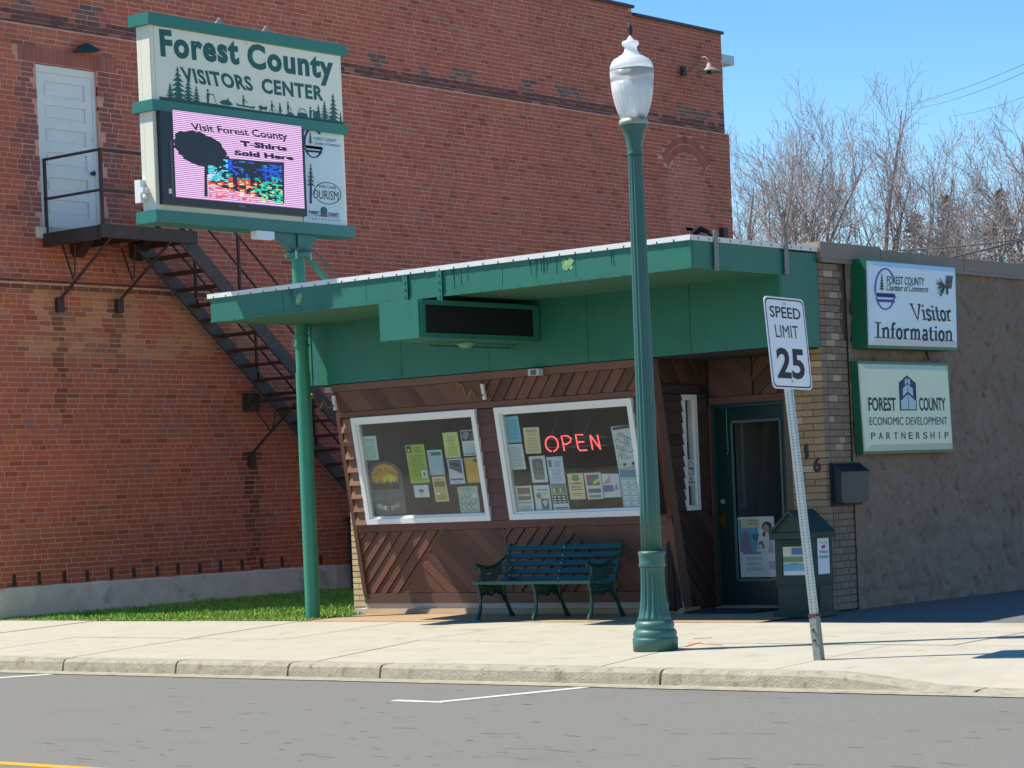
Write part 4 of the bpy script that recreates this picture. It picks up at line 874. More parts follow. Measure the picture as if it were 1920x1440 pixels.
q = MB(); q.bar(pb, pb+ax*2.86, .052, .052, None, up=(0, 1, 0)); q.build('post', galv, ss)
q = MB()
for i in range(88):
    c = pb+ax*(.05+i*.0255*1.0)
    if c.z > 2.2: break
    for nrm, u_ in ((Vector((0, -1, 0)), Vector((1, 0, 0))), (Vector((1, 0, 0)), Vector((0, 1, 0)))):
        nn = (nrm-ax*nrm.dot(ax)).normalized(); s2 = ax.cross(nn); V = [c+nn*.0268+(ax*math.cos(k*.785)+s2*math.sin(k*.785))*.0062 for k in range(8)]; q.add(V, [tuple(range(8))])
stuff(q.build('perforations', mat('hole_shade', srgb(70, 76, 76), .8), ss))
q = MB(); q.bar(pb-ax*.03, pb+ax*.34, .064, .064, None, up=(0, 1, 0)); q.build('anchor_sleeve', galv2, ss)
q = MB(); q.bar(pb+ax*.345, pb+ax*.37, .072, .072, None, up=(0, 1, 0)); q.build('clamp', iron_t, ss)
q = MB(); 
for k in (.16, .24): c = pb+ax*k+Vector((-.0, -.036, 0)); q.tube([c, c+Vector((0, -.012, 0))], .011, 6)
q.build('anchor_bolt', iron_t, ss)

# ------------------------------------------------------------ street lamp
LX, LY = -12.34, 16.70; LZ = gz(LY)
lp_ = thing('street_lamp', 'green fluted cast-iron street lamp with acorn globe on the pavement edge', 'street lamp', (LX, LY, LZ))
def lpart(name, prof, m, n=64, fl=None, par=lp_, smooth=True): q = MB(); q.lathe(prof, (LX, LY), n, None, fl, smooth); return q.build(name, m, par)
lpart('base', [(.195, LZ), (.197, .12), (.195, .135), (.186, .14), (.189, .15), (.190, .175), (.180, .20), (.165, .212), (.168, .225), (.172, .24), (.166, .262), (.150, .285)], lampg)
lpart('fluted_base', [(.150, .285, .02), (.138, .32, .10), (.122, .39, .16), (.112, .48, .18), (.106, .58, .18), (.104, .68, .16), (.105, .735, .06), (.110, .75, 0)], lampg, 96, 16)
lpart('collar', [(.112, .75), (.118, .765), (.112, .785), (.112, .84), (.119, .855), (.119, .875), (.110, .885), (.09, .888)], lampg)
lpart('shaft', [(.091, .888, .10), (.088, 1.3, .13), (.078, 2.6, .13), (.066, 4.0, .13), (.062, 4.30, .12), (.062, 4.315, 0)], lampg, 96, 14)
lpart('neck', [(.064, 4.315), (.070, 4.325), (.064, 4.34), (.066, 4.36), (.072, 4.42), (.082, 4.48), (.098, 4.53), (.112, 4.56), (.118, 4.575)], lampg)
lpart('globe_holder', [(.118, 4.575), (.130, 4.585), (.130, 4.60), (.122, 4.625), (.11, 4.63)], mat('holder_ring', srgb(150, 156, 140), .5, .2, var=.3, scale=30))
lpart('lamp_socket', [(.10, 4.62), (.105, 4.66), (.100, 4.665), (.09, 4.67)], lampg)
lpart('globe', [(.108, 4.63, .01), (.135, 4.69, .03), (.160, 4.77, .03), (.178, 4.86, .03), (.186, 4.95, .01)], globe_glass, 120, 30)
lpart('refractor', [(.08, 4.67), (.10, 4.70), (.112, 4.80), (.118, 4.90), (.112, 4.93), (.06, 4.94)], glass_mat('refractor_glass', (.9, .93, .95), 1.5, .2, .45, (.85, .86, .84)), 40)
lpart('globe_body', [(.1862, 4.9505), (.190, 5.00), (.190, 5.045)], globe_glass, 48)
lpart('globe_seam', [(.1905, 5.045), (.1925, 5.050), (.1905, 5.056)], mat('seam_grey', srgb(150, 152, 146), .5), 48)
lpart('globe_roof', [(.189, 5.057), (.186, 5.09), (.172, 5.125), (.148, 5.150), (.128, 5.160), (.110, 5.162), (.108, 5.175), (.082, 5.185), (.060, 5.215), (.052, 5.245), (.056, 5.258), (.072, 5.270), (.074, 5.29), (.070, 5.302), (.038, 5.305), (.034, 5.315), (.022, 5.335), (.006, 5.355)], globe_top, 48)
bd = thing('bird', 'small black bird perched on top of the street lamp globe', 'bird', (LX, LY, 5.35))
bm_ = bpy.data.meshes.new('body'); sk = [(0, 0, 5.355, .004), (.004, 0, 5.372, .010), (.006, 0, 5.395, .020), (.003, 0, 5.42, .021), (-.003, 0, 5.442, .013), (-.006, 0, 5.455, .0115), (-.012, 0, 5.462, .006), (-.020, 0, 5.464, .0018)]
q = MB(); q.tube([(LX+a, LY+b, c) for a, b, c, d in sk], [d for *_, d in sk], 12); q.tube([(LX+.008, LY, 5.39), (LX+.014, LY, 5.36), (LX+.02, LY, 5.335)], [.012, .008, .004], 6); q.tube([(LX-.004, LY+.006, 5.37), (LX-.004, LY+.006, 5.348)], .002, 5); q.build('body', birdm, bd)
bpy.data.meshes.remove(bm_)

# ------------------------------------------------------------ pylon sign
PYX, PYY = -19.73, 20.0
py_ = thing('pylon_sign', 'tall green and cream Forest County Visitors Center sign with LED screen, on a green pole', 'sign', (PYX, PYY, .078))
def yp(name, f, m=None, par=py_): q = MB(); f(q); return q.build(name, m, par)
poleg = mat('paint_pole', srgb(46, 128, 102), .4, var=.08, scale=4, dirt_or_shade=srgb(60, 110, 92)+(.62,), dscale=5)
yp('pole', lambda q: q.tube([(PYX, PYY, .05), (PYX, PYY, 2.95)], .0865, 28), poleg)
yp('upper_pole', lambda q: q.tube([(PYX, PYY, 2.95), (PYX, PYY, 4.36)], .078, 28), poleg)
for z in (3.38, 3.27): yp('pole_band', lambda q: q.tube([(PYX, PYY, z-.012), (PYX, PYY, z+.012)], .094, 28), poleg)
yp('pole_flange', lambda q: q.tube([(PYX, PYY, 4.30), (PYX, PYY, 4.345)], .155, 20), poleg)
yp('pole_cap', lambda q: q.tube([(PYX, PYY, 4.345), (PYX, PYY, 4.40)], [.13, .11], 20), poleg)
for s_ in (-1, 1): yp('gusset', lambda q: q.prism([(PYX+.04, PYY+s_*.06, 4.36), (PYX+.04, PYY+s_*.06, 4.57), (PYX+.04, PYY+s_*(.42 if s_ < 0 else .30), 4.57), (PYX+.04, PYY+s_*.14, 4.36)], (-.08, 0, 0)), teal_band)
yp('mount_channel', lambda q: q.box((PYX-.06, PYY-.05, 4.40), (PYX+.06, PYY+.05, 4.57)), teal_band)
yp('brace', lambda q: q.bar((PYX, PYY+.14, 4.33), (PYX, PYY+.78, 3.80), .05, .06), poleg)
for s_ in (-1, 1): yp('flange_bolt', lambda q: q.tube([(PYX+.09, PYY+s_*.12, 4.27), (PYX+.09, PYY+s_*.12, 4.37)], .014, 6), galv)
XF, XBk = -19.645, -19.86          # cabinet faces
Y0s, Y1s = 17.76, 20.77
def band(z0, z1, y0=17.70, y1=20.86): yp('green_band', lambda q: q.box((-19.93, y0, z0), (-19.60, y1, z1)), teal_band)
zt = lambda px, py: at(px, py, PX(-19.60)).z
band(4.567, 4.70); band(5.79, 5.91, 17.71, 20.80); band(6.735, 6.865, 17.70, 20.84)
yp('upper_cabinet', lambda q: q.box((XBk, Y0s, 5.91), (XF, Y1s, 6.735)), signw)
yp('lower_cabinet', lambda q: q.box((XBk, Y0s, 4.70), (XF, Y1s, 5.79)), signw)
for z0, z1 in ((5.912, 6.733), (4.702, 5.788)):
    yp('end_cover', lambda q: (q.box((XBk+.004, Y0s-.012, z0), (XBk+.065, Y0s-.001, z1)), q.box((XBk+.069, Y0s-.012, z0), (XF-.004, Y0s-.001, z1))), signcream)
SX = PX(XF)
z8 = lambda ox, oy: (lambda x, y: (ox+x/8, oy+y/8))
a_, b_, c_ = z8(240, 10), z8(440, 40), z8(440, 200)
pan = Fr((XF, Y0s+.05, 5.913), (0, Y1s-Y0s-.1, 0), (0, 0, .815), (1, 0, 0))
yp('face_panel', lambda q: q.prism([pan(0, 0, .006), pan(1, 0, .006), pan(1, 1, .006), pan(0, 1, .006)], (-.005, 0, 0)), signw)
SXf = PX(XF+.008)
def line(s_, bl, br, tl, off, pl=SXf, m=letterg, shear=0, space=1., par=py_):
    q = MB(); text(q, FP(pl, bl, br, tl), s_, m, 0, off, shear, space); return q.build('lettering', None, par)
line('Forest', a_(492, 765), a_(1676, 895), a_(462, 350), .044, space=1.12)
line('County', b_(200, 700), b_(1490, 880), b_(178, 322), .044, space=1.12)
line('VISITORS', a_(830, 1148), a_(1890, 1290), a_(772, 920), .040, space=1.1)
line('CENTER', b_(412, 1075), b_(1335, 1195), b_(396, 850), .040, space=1.1)
def silh(q):
    f = Fr((XF, Y0s, 5.91), (0, Y1s-Y0s, 0), (0, 0, .825), (1, 0, 0)); L = .009
    for cx_, w_, h, sd in ((.125, .115, .50, 3), (.175, .085, .36, 5), (.085, .07, .26, 8), (.215, .06, .28, 4), (.945, .085, .44, 6), (.895, .07, .32, 7), (.86, .05, .26, 9), (.985, .03, .2, 2)): pine(q, f, cx_, -.01, w_, h, letterg, 7, L+.0004*sd, sd, .06)
    stroke(q, f, [(.03, .03), (.3, .03), (.5, .02), (.75, .015), (1, .02)], .05, letterg, L+.0001, 3.6)
    def person(x, b, s=1., arm=None):
        poly(q, f, [(x-.004*s, b), (x+.003*s, b), (x+.005*s, b+.07*s), (x+.007*s, b+.12*s), (x-.004*s, b+.12*s), (x-.006*s, b+.07*s)], letterg, L+.002); poly(q, f, [(x+.004*math.cos(k)*s, b+.145*s+.02*math.sin(k)*s) for k in (0, 1.05, 2.1, 3.14, 4.2, 5.24)], letterg, L+.0023)
        if arm: stroke(q, f, [(x, b+.10*s), (x+arm[0], b+arm[1])], .012, letterg, L+.0026, 3.6)
    person(.272, .05, 1.2, (.03, .13)); stroke(q, f, [(.30, .17), (.315, .05)], .008, letterg, L+.003, 3.6)
    poly(q, f, [(.33, .08), (.345, .12), (.37, .13), (.375, .17), (.38, .12), (.40, .08), (.385, .06), (.345, .06)], letterg, L+.003)
    poly(q, f, [(.415, .11), (.42, .07), (.51, .06), (.515, .10), (.50, .085), (.43, .09)], letterg, L+.003); person(.455, .08, .9, (.02, .05))
    poly(q, f, [(.535, .11), (.545, .12), (.56, .10), (.575, .12), (.58, .09), (.57, .05), (.565, .07), (.55, .06), (.54, .04)], letterg, L+.003)
    person(.605, .06, .9, (.015, .06)); stroke(q, f, arc(.60, .06, .009, .03, 0, 360, 10), .006, letterg, L+.003, 3.6); stroke(q, f, arc(.622, .055, .009, .03, 0, 360, 10), .006, letterg, L+.0033, 3.6)
    person(.648, .03, 1., (.012, .04)); person(.692, .08, .9, (.02, .03)); poly(q, f, [(.68, .04), (.70, .09), (.72, .06), (.725, .02)], letterg, L+.003)
    poly(q, f, [(.742, .03), (.745, .09), (.765, .10), (.795, .09), (.80, .03)], letterg, L+.003); stroke(q, f, [(.75, .10), (.757, .15), (.785, .145), (.79, .10)], .012, letterg, L+.0033, 3.6)
    person(.815, .02, 1.1, (.02, .14)); poly(q, f, [(.83, .03), (.83, .14), (.865, .15), (.868, .03)], letterg, L+.0035)
    person(.892, .0, .9, (.02, .10)); poly(q, f, [(.915, .02), (.915, .06), (.925, .07), (.935, .09), (.94, .13), (.942, .08), (.94, .02)], letterg, L+.0036)
q = MB(); silh(q); q.build('skyline_cutout', None, py_)
# LED cabinet
e_ = z8(240, 190); e2 = z8(440, 200)
XL_ = XF+.07; LY0 = at(*z8(240, 190)(480, 60), PX(XL_)).y; LY1 = at(*z8(440, 360)(1080, 100), PX(XL_)).y
lz0 = at(*z8(240, 340)(555, 335), PX(XL_)).z; lz1 = at(*z8(240, 190)(480, 60), PX(XL_)).z
yp('screen_housing', lambda q: q.box((XF+.001, LY0, lz0), (XL_, LY1, min(lz1, 5.785))), bezel)
led_o = Fr((XL_, 0, 0), (0, 1, 0), (0, 0, 1), (1, 0, 0)); sY0 = at(*z8(240, 190)(665, 130), PX(XL_)).y; sY1 = at(*z8(440, 360)(1045, 232), PX(XL_)).y
sz0 = at(*z8(240, 340)(730, 238), PX(XL_)).z; sz1 = at(*z8(240, 190)(665, 128), PX(XL_)).z
scr = Fr((XL_, sY0, sz0), (0, sY1-sY0, 0), (0, 0, sz1-sz0), (1, 0, 0)); sasp = (sY1-sY0)/(sz1-sz0)
yp('led_screen', lambda q: q.prism([scr(0, 0, .004), scr(1, 0, .004), scr(1, 1, .004), scr(0, 1, .004)], (-.003, 0, 0)), led)
def uvs(px, py): p = at(px, py, PX(XL_)); return ((p.y-sY0)/(sY1-sY0), (p.z-sz0)/(sz1-sz0))
LPX = PX(XL_+.006)
for s_, bl, br, tl, off in (('Visit Forest County', z8(240, 190)(960, 430), z8(440, 200)(800, 500), z8(240, 190)(935, 320), .02), ('T-Shirts', z8(240, 190)(1690, 670), z8(440, 200)(790, 665), z8(240, 190)(1680, 590), .05), ('Sold Here', z8(240, 190)(1600, 805), z8(440, 200)(890, 808), z8(240, 190)(1590, 730), .05)):
    line(s_, bl, br, tl, off, LPX, black)
R = random.Random(21); q = MB(); c0 = uvs(*z8(240, 190)(1080, 720)); P = []
for i in range(48): a = 2*math.pi*i/48; k = 1+R.uniform(-.06, .06); P.append((c0[0]+.20*math.cos(a)*k, c0[1]+.20*math.sin(a)*k-.05*math.cos(a)))
poly(q, scr, P, bezel, .006); u = [uvs(*z8(240, 190)(*a)) for a in ((1140, 900), (1500, 820), (1540, 900), (1330, 1040), (1180, 1100), (1190, 1430), (1140, 1430))]; poly(q, scr, u, bezel, .0065); q.build('screen_silhouette', None, py_)
u = [uvs(*a) for a in (z8(240, 340)(1190, 30), z8(440, 360)(740, 180), z8(440, 200)(735, 840), z8(240, 190)(1480, 860))]
q = MB(); poly(q, scr, u, bezel, .0062); q.build('screen_picture_frame', None, py_)
q = MB(); x0, x1 = uvs(*z8(240, 340)(1195, 60))[0]+.005, uvs(*z8(440, 360)(715, 70))[0]; b0, b1 = uvs(*z8(240, 340)(1230, 240))[1], uvs(*z8(440, 200)(600, 870))[1]
for j in range(26):
    b = b0+(b1-b0)*j/26
    for i in range(34):
        a = x0+(x1-x0)*i/34; u_ = i/34; v_ = j/26; n1 = mnoise.noise(Vector((u_*5, v_*5, 1))); n2 = mnoise.noise(Vector((u_*13, v_*13, 7)))
        if v_ > .5: c = (.01, .10, .95) if n1 > -.15 else (.0, .5, .6)
        else: c = (1, .06, .03) if u_+.4*n1 < .68 else (.02, .75, .45)
        if u_ < .25 and v_ > .42: c = (.1, .75, .95)
        if v_ < .5 and n2 > .22: c = (1, .75, .35)
        if n2 < -.12 or (v_ > .55 and .3 < u_ < .72 and n2 < .2) or R.random() < .12: continue
        if (u_ < .4 and v_ > .8-.5*u_*0+.0 and u_ < .2): continue
        rect_ = [(a, b), (a+(x1-x0)/34, b), (a+(x1-x0)/34, b+(b1-b0)/26*.66), (a, b+(b1-b0)/26*.66)]
        k = R.uniform(.6, 1.2); q.add([scr(s, t2, .0072) for s, t2 in rect_], [(0, 1, 2, 3)], led_attr, tuple(min(1, k*z) for z in c))
stuff(q.build('screen_pixels', led_attr, py_))
yp('status_light', lambda q: q.box((XL_, LY0+.075, lz0+.115), (XL_+.006, LY0+.115, lz0+.17)), signw)
yp('side_scale', lambda q: q.box((XL_, sY0-.06, sz0+.0), (XL_+.006, sY0-.035, sz0+.62)), ink_dg)
yp('maker_badge', lambda q: q.box((XL_, (sY0+sY1)/2-.06, lz0+.035), (XL_+.005, (sY0+sY1)/2+.05, lz0+.065)), ink_dg)
# right panel with three emblems
rp = z8(440, 200); rq = z8(440, 360); XRP = XF+.014
pTL, pBL, pBR = at(*rp(1030, 222), PX(XRP)), at(*rq(1030, 462), PX(XRP)), at(*rq(1665, 505), PX(XRP))
yp('emblem_panel', lambda q: q.box((XF+.001, pBL.y+.012, pBL.z), (XRP, pBR.y-.01, 5.765)), signw2)
EP = PX(XRP+.002)
q = MB(); o = FP(EP, rp(1020, 765), rp(1860, 850), rp(1020, 290)); chamber(q, o, .95, ink_n, ink_g, 0); q.build('chamber_emblem', None, py_)
q = MB(); o = FP(EP, rq(1070, 100), rq(1610, 150), rp(1070, 820))
stroke(q, o, arc(.60, .20, .37, .29, -140, 195, 40), .025, ink_dg, 0, 1.0); pine(q, o, .13, .36, .26, .62, ink_g, 6, .001, 4, 0); rect(q, o, .10, -.12, .16, .40, ink_n, .0015)
text(q, o, 'OURISM', ink_g, .001, .0, box=(.19, .03, .90, .27)); text(q, o, 'Forest County', ink_g, .001, .0, box=(.32, .33, .84, .43)); q.build('tourism_emblem', None, py_)
q = MB(); o = FP(EP, rq(1112, 345), rq(1575, 390), rq(1112, 180)); edp_tower(q, o, .38, .59, -.02, .92, .001, letterg, ink_dg)
text(q, o, 'FOREST', ink_n, .001, .04, box=(.0, .12, .34, .42)); text(q, o, 'COUNTY', ink_n, .001, .04, box=(.62, .12, .98, .42)); q.build('partnership_emblem', None, py_)
line('ECONOMIC DEVELOPMENT', rq(1120, 362), rq(1580, 395), rq(1118, 335), 0, EP, ink_dg); line('PARTNERSHIP', rq(1120, 410), rq(1580, 447), rq(1118, 380), .01, EP, ink_g, 0, 1.6)
yp('junction_box', lambda q: q.box((-19.91, Y0s-.08, 4.80), (-19.82, Y0s-.012, 5.05)), winw)
yp('camera_bracket', lambda q: (q.box((-19.80, Y0s-.10, 4.90), (-19.76, Y0s-.012, 4.96)), q.tube([(-19.78, Y0s-.06, 4.93), (-19.74, Y0s-.09, 4.84)], .02, 8)), winw)
yp('side_conduit', lambda q: q.box((-19.90, Y0s+.02, 4.75), (-19.865, Y0s+.07, 5.72)), ink_dg)
yp('cable_box', lambda q: q.box((-19.70, 19.22, 4.47), (-19.60, 19.50, 4.56)), winw)
yp('cable', lambda q: q.tube([(-19.66, 19.5, 4.54), (-19.62, 19.72, 4.42), (-19.60, 19.9, 4.38), (-19.61, 20.15, 4.37), (-19.66, 20.4, 4.25), (-19.7, 20.65, 4.05), (-19.75, 20.8, 3.82)], .013, 6), ink_dg)
for yy in (18.86, 19.6): yp('lifting_eye', lambda q: q.tube([(-19.70, yy-.07, 6.865), (-19.70, yy, 6.95), (-19.70, yy+.08, 6.865)], .014, 6), galv)

# ------------------------------------------------------------ two signs on the stucco wall
def wallsign(name, label, Yc, plx, quad, face, bev=.09):
    t = thing(name, label, 'sign', (XS, Yc, 3)); TL, TR, BL, BR = (at(*a, PX(plx)) for a in quad)
    return t, TL, TR, BL, BR
def boxsign(t, X1, TL, TR, BL, BR, face, fw=.03):
    q = MB(); e = .03; A = [BL+Vector((0, -e*.3, -e)), BR+Vector((0, e, -e)), TR+Vector((0, e, e)), TL+Vector((0, -e*.3, e))]
    A = [Vector((X1, p.y, p.z)) for p in A]; q.prism(A, (XS+.03-X1, 0, 0)); q.build('cabinet', green_d2, t)
    fr = Fr(BL, BR-BL, TL-BL, (1, 0, 0)); q = MB()
    q.prism([fr(0, 0, .016), fr(1, 0, .016), fr(1, 1, .016), fr(0, 1, .016)], (-.015, 0, 0)); q.build('face_edge', face, t)
    q = MB(); i0, i1, j0, j1 = .05, .97, .075, .94; O = [fr(0, 0, .0165), fr(1, 0, .0165), fr(1, 1, .0165), fr(0, 1, .0165)]; I = [fr(i0, j0, .045), fr(i1, j0, .045), fr(i1, j1, .045), fr(i0, j1, .045)]
    q.add(O+I, [(0, 1, 5, 4), (1, 2, 6, 5), (2, 3, 7, 6), (3, 0, 4, 7), (4, 5, 6, 7)]); q.build('face_pan', face, t)
    return fr
green_d2 = mat('paint_sign_green', srgb(22, 96, 66), .4, var=.08, scale=5)
XA = -12.985
t = thing('wall_sign', 'pale blue-white Visitor Information sign with green box, upper one on the stucco wall', 'sign', (XS, 22.6, 3.3), 'signs on the stucco wall')
TL, TR, BL, BR = (at(*a, PX(XA)) for a in ((1623.5, 489), (1790.5, 508), (1627.5, 647), (1792, 652)))
boxsign(t, XA, TL, TR, BL, BR, face_blue); FA = PX(XA+.048); s1 = lambda x, y: (1560+x/7.385, 460+y/7.385)
q = MB(); o = FP(FA, s1(570, 905), s1(1440, 935), s1(570, 290)); chamber(q, o, 1.25, ink_b, ink_g, 0, False); q.build('chamber_emblem', None, t)
line('FOREST COUNTY', s1(760, 535), s1(1280, 558), s1(762, 425), .012, FA, ink_g, par=t); line('Chamber of Commerce', s1(752, 625), s1(1330, 652), s1(760, 535), .006, FA, ink_g, .3, par=t)
# slab-serif lettering built from strokes
SERF = {'V': (1.0, [[(.06, 1), (.5, 0), (.94, 1)]], [(-.06, 1, .30), (.72, 1, .30)]), 'I': (.55, [[(.27, 0), (.27, 1)]], [(.0, 0, .55), (.0, 1, .55)]),
 'i': (.42, [[(.21, 0), (.21, .66)]], [(.0, 0, .42), (.0, .64, .22)]), 'n': (.80, [[(.2, 0), (.2, .66)], [(.2, .50), (.34, .64), (.5, .66), (.6, .56), (.6, 0)]], [(.0, 0, .38), (.42, 0, .38), (.0, .64, .2)]),
 'r': (.6, [[(.2, 0), (.2, .66)], [(.2, .46), (.32, .62), (.46, .66), (.55, .60)]], [(.0, 0, .42), (.0, .64, .2)]), 't': (.48, [[(.2, .88), (.2, .12), (.28, .02), (.44, .06)]], [(.0, .64, .44)]),
 's': (.55, [[(.47, .52), (.38, .64), (.22, .66), (.1, .56), (.12, .42), (.36, .28), (.46, .16), (.36, .02), (.2, .0), (.08, .12)]], []), 'o': (.62, [arc(.31, .33, .22, .31, 0, 360, 18)], []),
 'f': (.48, [[(.2, 0), (.2, .84), (.28, .98), (.44, .95)]], [(.0, 0, .42), (.0, .64, .42)]), 'm': (1.15, [[(.2, 0), (.2, .66)], [(.2, .5), (.32, .64), (.44, .66), (.54, .56), (.54, 0)], [(.54, .5), (.66, .64), (.78, .66), (.88, .56), (.88, 0)]], [(.02, 0, .34), (.38, 0, .32), (.72, 0, .34), (.0, .64, .2)]),
 'a': (.6, [[(.1, .54), (.2, .66), (.38, .64), (.44, .5), (.44, .1), (.56, .02)], arc(.26, .18, .17, .17, 20, 340, 14)], [])}
def serif(q, fr, s_, m, asp, wd=.165):
    tot = sum(SERF[c][0] for c in s_); x = 0
    for k, c in enumerate(s_):
        W, S, B = SERF[c]; L = .0004*(k % 5)
        for j, P in enumerate(S): stroke(q, fr, [((x+a)/tot, b) for a, b in P], wd, m, L+.0001*j, asp)
        for j, (a, b, w2) in enumerate(B): stroke(q, fr, [((x+a)/tot, b-.03 if b > .5 else b+.03), ((x+a+w2)/tot, b-.03 if b > .5 else b+.03)], .065, m, L+.0012+.0001*j, asp)
        if c == 'i': poly(q, fr, [((x+.20+.085*math.cos(u*.785))/tot, .88+.085*math.sin(u*.785)) for u in range(8)], m, L+.002)
        x += W
for s_, bl, br, tl, asp in (('Visitor', s1(1120, 1025), s1(1672, 1050), s1(1085, 805), 3.6), ('Information', s1(598, 1280), s1(1680, 1330), s1(596, 1062), 6.8)):
    q = MB(); o = FP(FA, bl, br, tl); serif(q, o, s_, black, sum(SERF[c][0] for c in s_)); q.build('lettering', None, t)
q = MB(); o = FP(FA, s1(1430, 690), s1(1700, 700), s1(1430, 385)); R = random.Random(4)
for i in range(34): a = rad(R.uniform(120, 255)); l_ = R.uniform(.3, .55); stroke(q, o, [(.50, .42), (.50+l_*math.cos(a)*1.0, .42+l_*math.sin(a))], .018, ink_g, .0001*i, .75)
for i in range(7):
    for j in range(3): poly(q, o, [(.66+.11*(j-1)+.02*i*.4+.06*math.cos(u*1.05), .36+.085*i+.05*math.sin(u*1.05)) for u in range(6)], ink_g if (i+j) % 2 else ink_dg, .004+.0003*(i*3+j))
stroke(q, o, [(.60, .35), (.62, .05)], .07, ink_g, .0035, .75); q.build('pine_cone_emblem', None, t)
XBs = -13.085
t = thing('wall_sign', 'pale green Forest County Economic Development Partnership sign, lower one on the stucco wall', 'sign', (XS, 22.5, 2.2), 'signs on the stucco wall')
s2 = lambda x, y: (1560+x/7.385, 665+y/7.385)
TL, TR, BL, BR = (at(*a, PX(XBs)) for a in (s2(355, 125), s2(1600, 155), s2(438, 1342), s2(1655, 1308)))
boxsign(t, XBs, TL, TR, BL, BR, face_cream); FB = PX(XBs+.048)
line('FOREST', s2(512, 778), s2(893, 778), s2(500, 592), .02, FB, black, par=t); line('COUNTY', s2(1215, 775), s2(1580, 775), s2(1203, 594), .02, FB, black, par=t)
line('ECONOMIC DEVELOPMENT', s2(525, 975), s2(1600, 968), s2(522, 865), .0, FB, ink_g, par=t)
q = MB(); o = FP(FB, s2(545, 1172), s2(1620, 1160), s2(542, 1078))
for i, c in enumerate('PARTNERSHIP'): q = MB(); text(q, o, c, ink_g, 0, .008, box=(i*.0945+(.02 if c == 'I' else 0), 0, i*.0945+(.031 if c == 'I' else .052), 1)); q.build('letter', None, t)
q = MB(); o = FP(FB, s2(945, 772), s2(1178, 772), s2(922, 282)); edp_tower(q, o, 0, 1, 0, 1, 0); q.build('tower_emblem', None, t)
q = MB(); q.tube([(XS+.03, 23.0, 2.82), (XS+.05, 23.02, 2.70)], .012, 6); q.build('cable_stub', black, t)

# ------------------------------------------------------------ bench
bn = thing('park_bench', 'dark green bench with cast-iron ends and slatted back under the canopy', 'bench', (-16.1, 20.0, .075))
BG = .075
def bpz(X, y, z): return Vector((X, 19.70+y*.86, BG+z))
def benchend(X, arm):
    q = MB(); T = lambda P, r: q.tube([bpz(X, a, b) for a, b in P], r, 8)
    T([(-.03, .015), (-.02, .04), (.02, .10), (.035, .19), (.02, .30), (-.01, .385), (0, .40)], [.030, .026, .020, .018, .020, .022, .020])          # front leg
    T([(.66, .015), (.63, .05), (.58, .12), (.53, .20), (.50, .30), (.50, .39)], [.030, .026, .020, .018, .020, .020])
    T([(0, .395), (.15, .378), (.35, .372), (.50, .385)], .016)
    T([(.50, .385), (.56, .52), (.62, .66), (.675, .785), (.69, .80), (.70, .79)], [.018, .018, .018, .020, .022, .014])
    T([(.03, .20), (.07, .27), (.15, .30), (.25, .26), (.34, .30), (.44, .27), (.52, .19)], .013)                     # apron
    leg = q.build('leg_frame', benchg, bn)
    q = MB(); R2 = random.Random(int(abs(X)*100))
    for i in range(11):
        for j in range(3):
            y = .05+.042*i; z = .35-.034*j-(.0 if 2 < i < 8 else .0)
            if (j == 2 and 3 < i < 8): continue
            r_ = .016; q.tube([bpz(X, y+r_*math.cos(k*1.05), z+r_*math.sin(k*1.05)) for k in range(7)], .0065, 5, None, False)
    q.build('lattice', benchg, leg)
    if arm:
        q = MB(); T = lambda P, r: q.tube([bpz(X, a, b) for a, b in P], r, 8)
        T([(.03, .40), (.0, .42), (.045, .47), (.06, .53), (.03, .585), (-.01, .61), (-.035, .59), (-.03, .565), (-.015, .57)], [.014, .015, .015, .016, .018, .02, .018, .016, .01])
        T([(-.01, .61), (.06, .585), (.17, .57), (.30, .575), (.46, .62), (.58, .68)], [.019, .018, .017, .017, .016, .014])
        for i in range(9):
            for j in range(5):
                y = .10+.045*i; z = .43+.032*j+(.05*(i/9)**2)
                if i > 6 and j < 1: continue
                if (i-2.2)**2+(j-2)**2 < .7: continue
                r_ = .016; q.tube([bpz(X, y+r_*math.cos(k*1.05), z+r_*math.sin(k*1.05)) for k in range(7)], .006, 5, None, False)
        q.build('arm_rest', benchg, bn)
for X, arm in ((-16.91, 1), (-16.13, 0), (-15.38, 1)): benchend(X, arm)
for i in range(5):
    z = .755-.083*i; y = .665-.038*i; c = bpz(0, y, z); u = Vector((0, .40, .92)).normalized()
    q = MB(); A = Vector((-16.96, c.y, c.z)); B = Vector((-15.36, c.y, c.z)); q.bar(A, B, .022, .056, None, up=u); q.build('back_slat', benchb if i else benchg, bn)
for y, z, h in ((.0, .405, .03), (.07, .395, .02), (.14, .388, .02), (.21, .384, .02), (.28, .382, .02), (.35, .384, .02), (.42, .39, .02)):
    q = MB(); q.box((-16.97, 19.70+y-.027, BG+z-h/2), (-15.35, 19.70+y+.027, BG+z+h/2)); q.build('seat_slat', mat('paint_slat_pale', srgb(40, 92, 72), .4, var=.3, scale=20), bn)  # seat slats paler and more mottled than the back slats
for i in range(5): c = bpz(-16.13, .665-.038*i-.016, .755-.083*i); q = MB(); q.tube([c, c+Vector((0, -.012, .003))], .008, 6); q.build('slat_bolt', galv, bn)

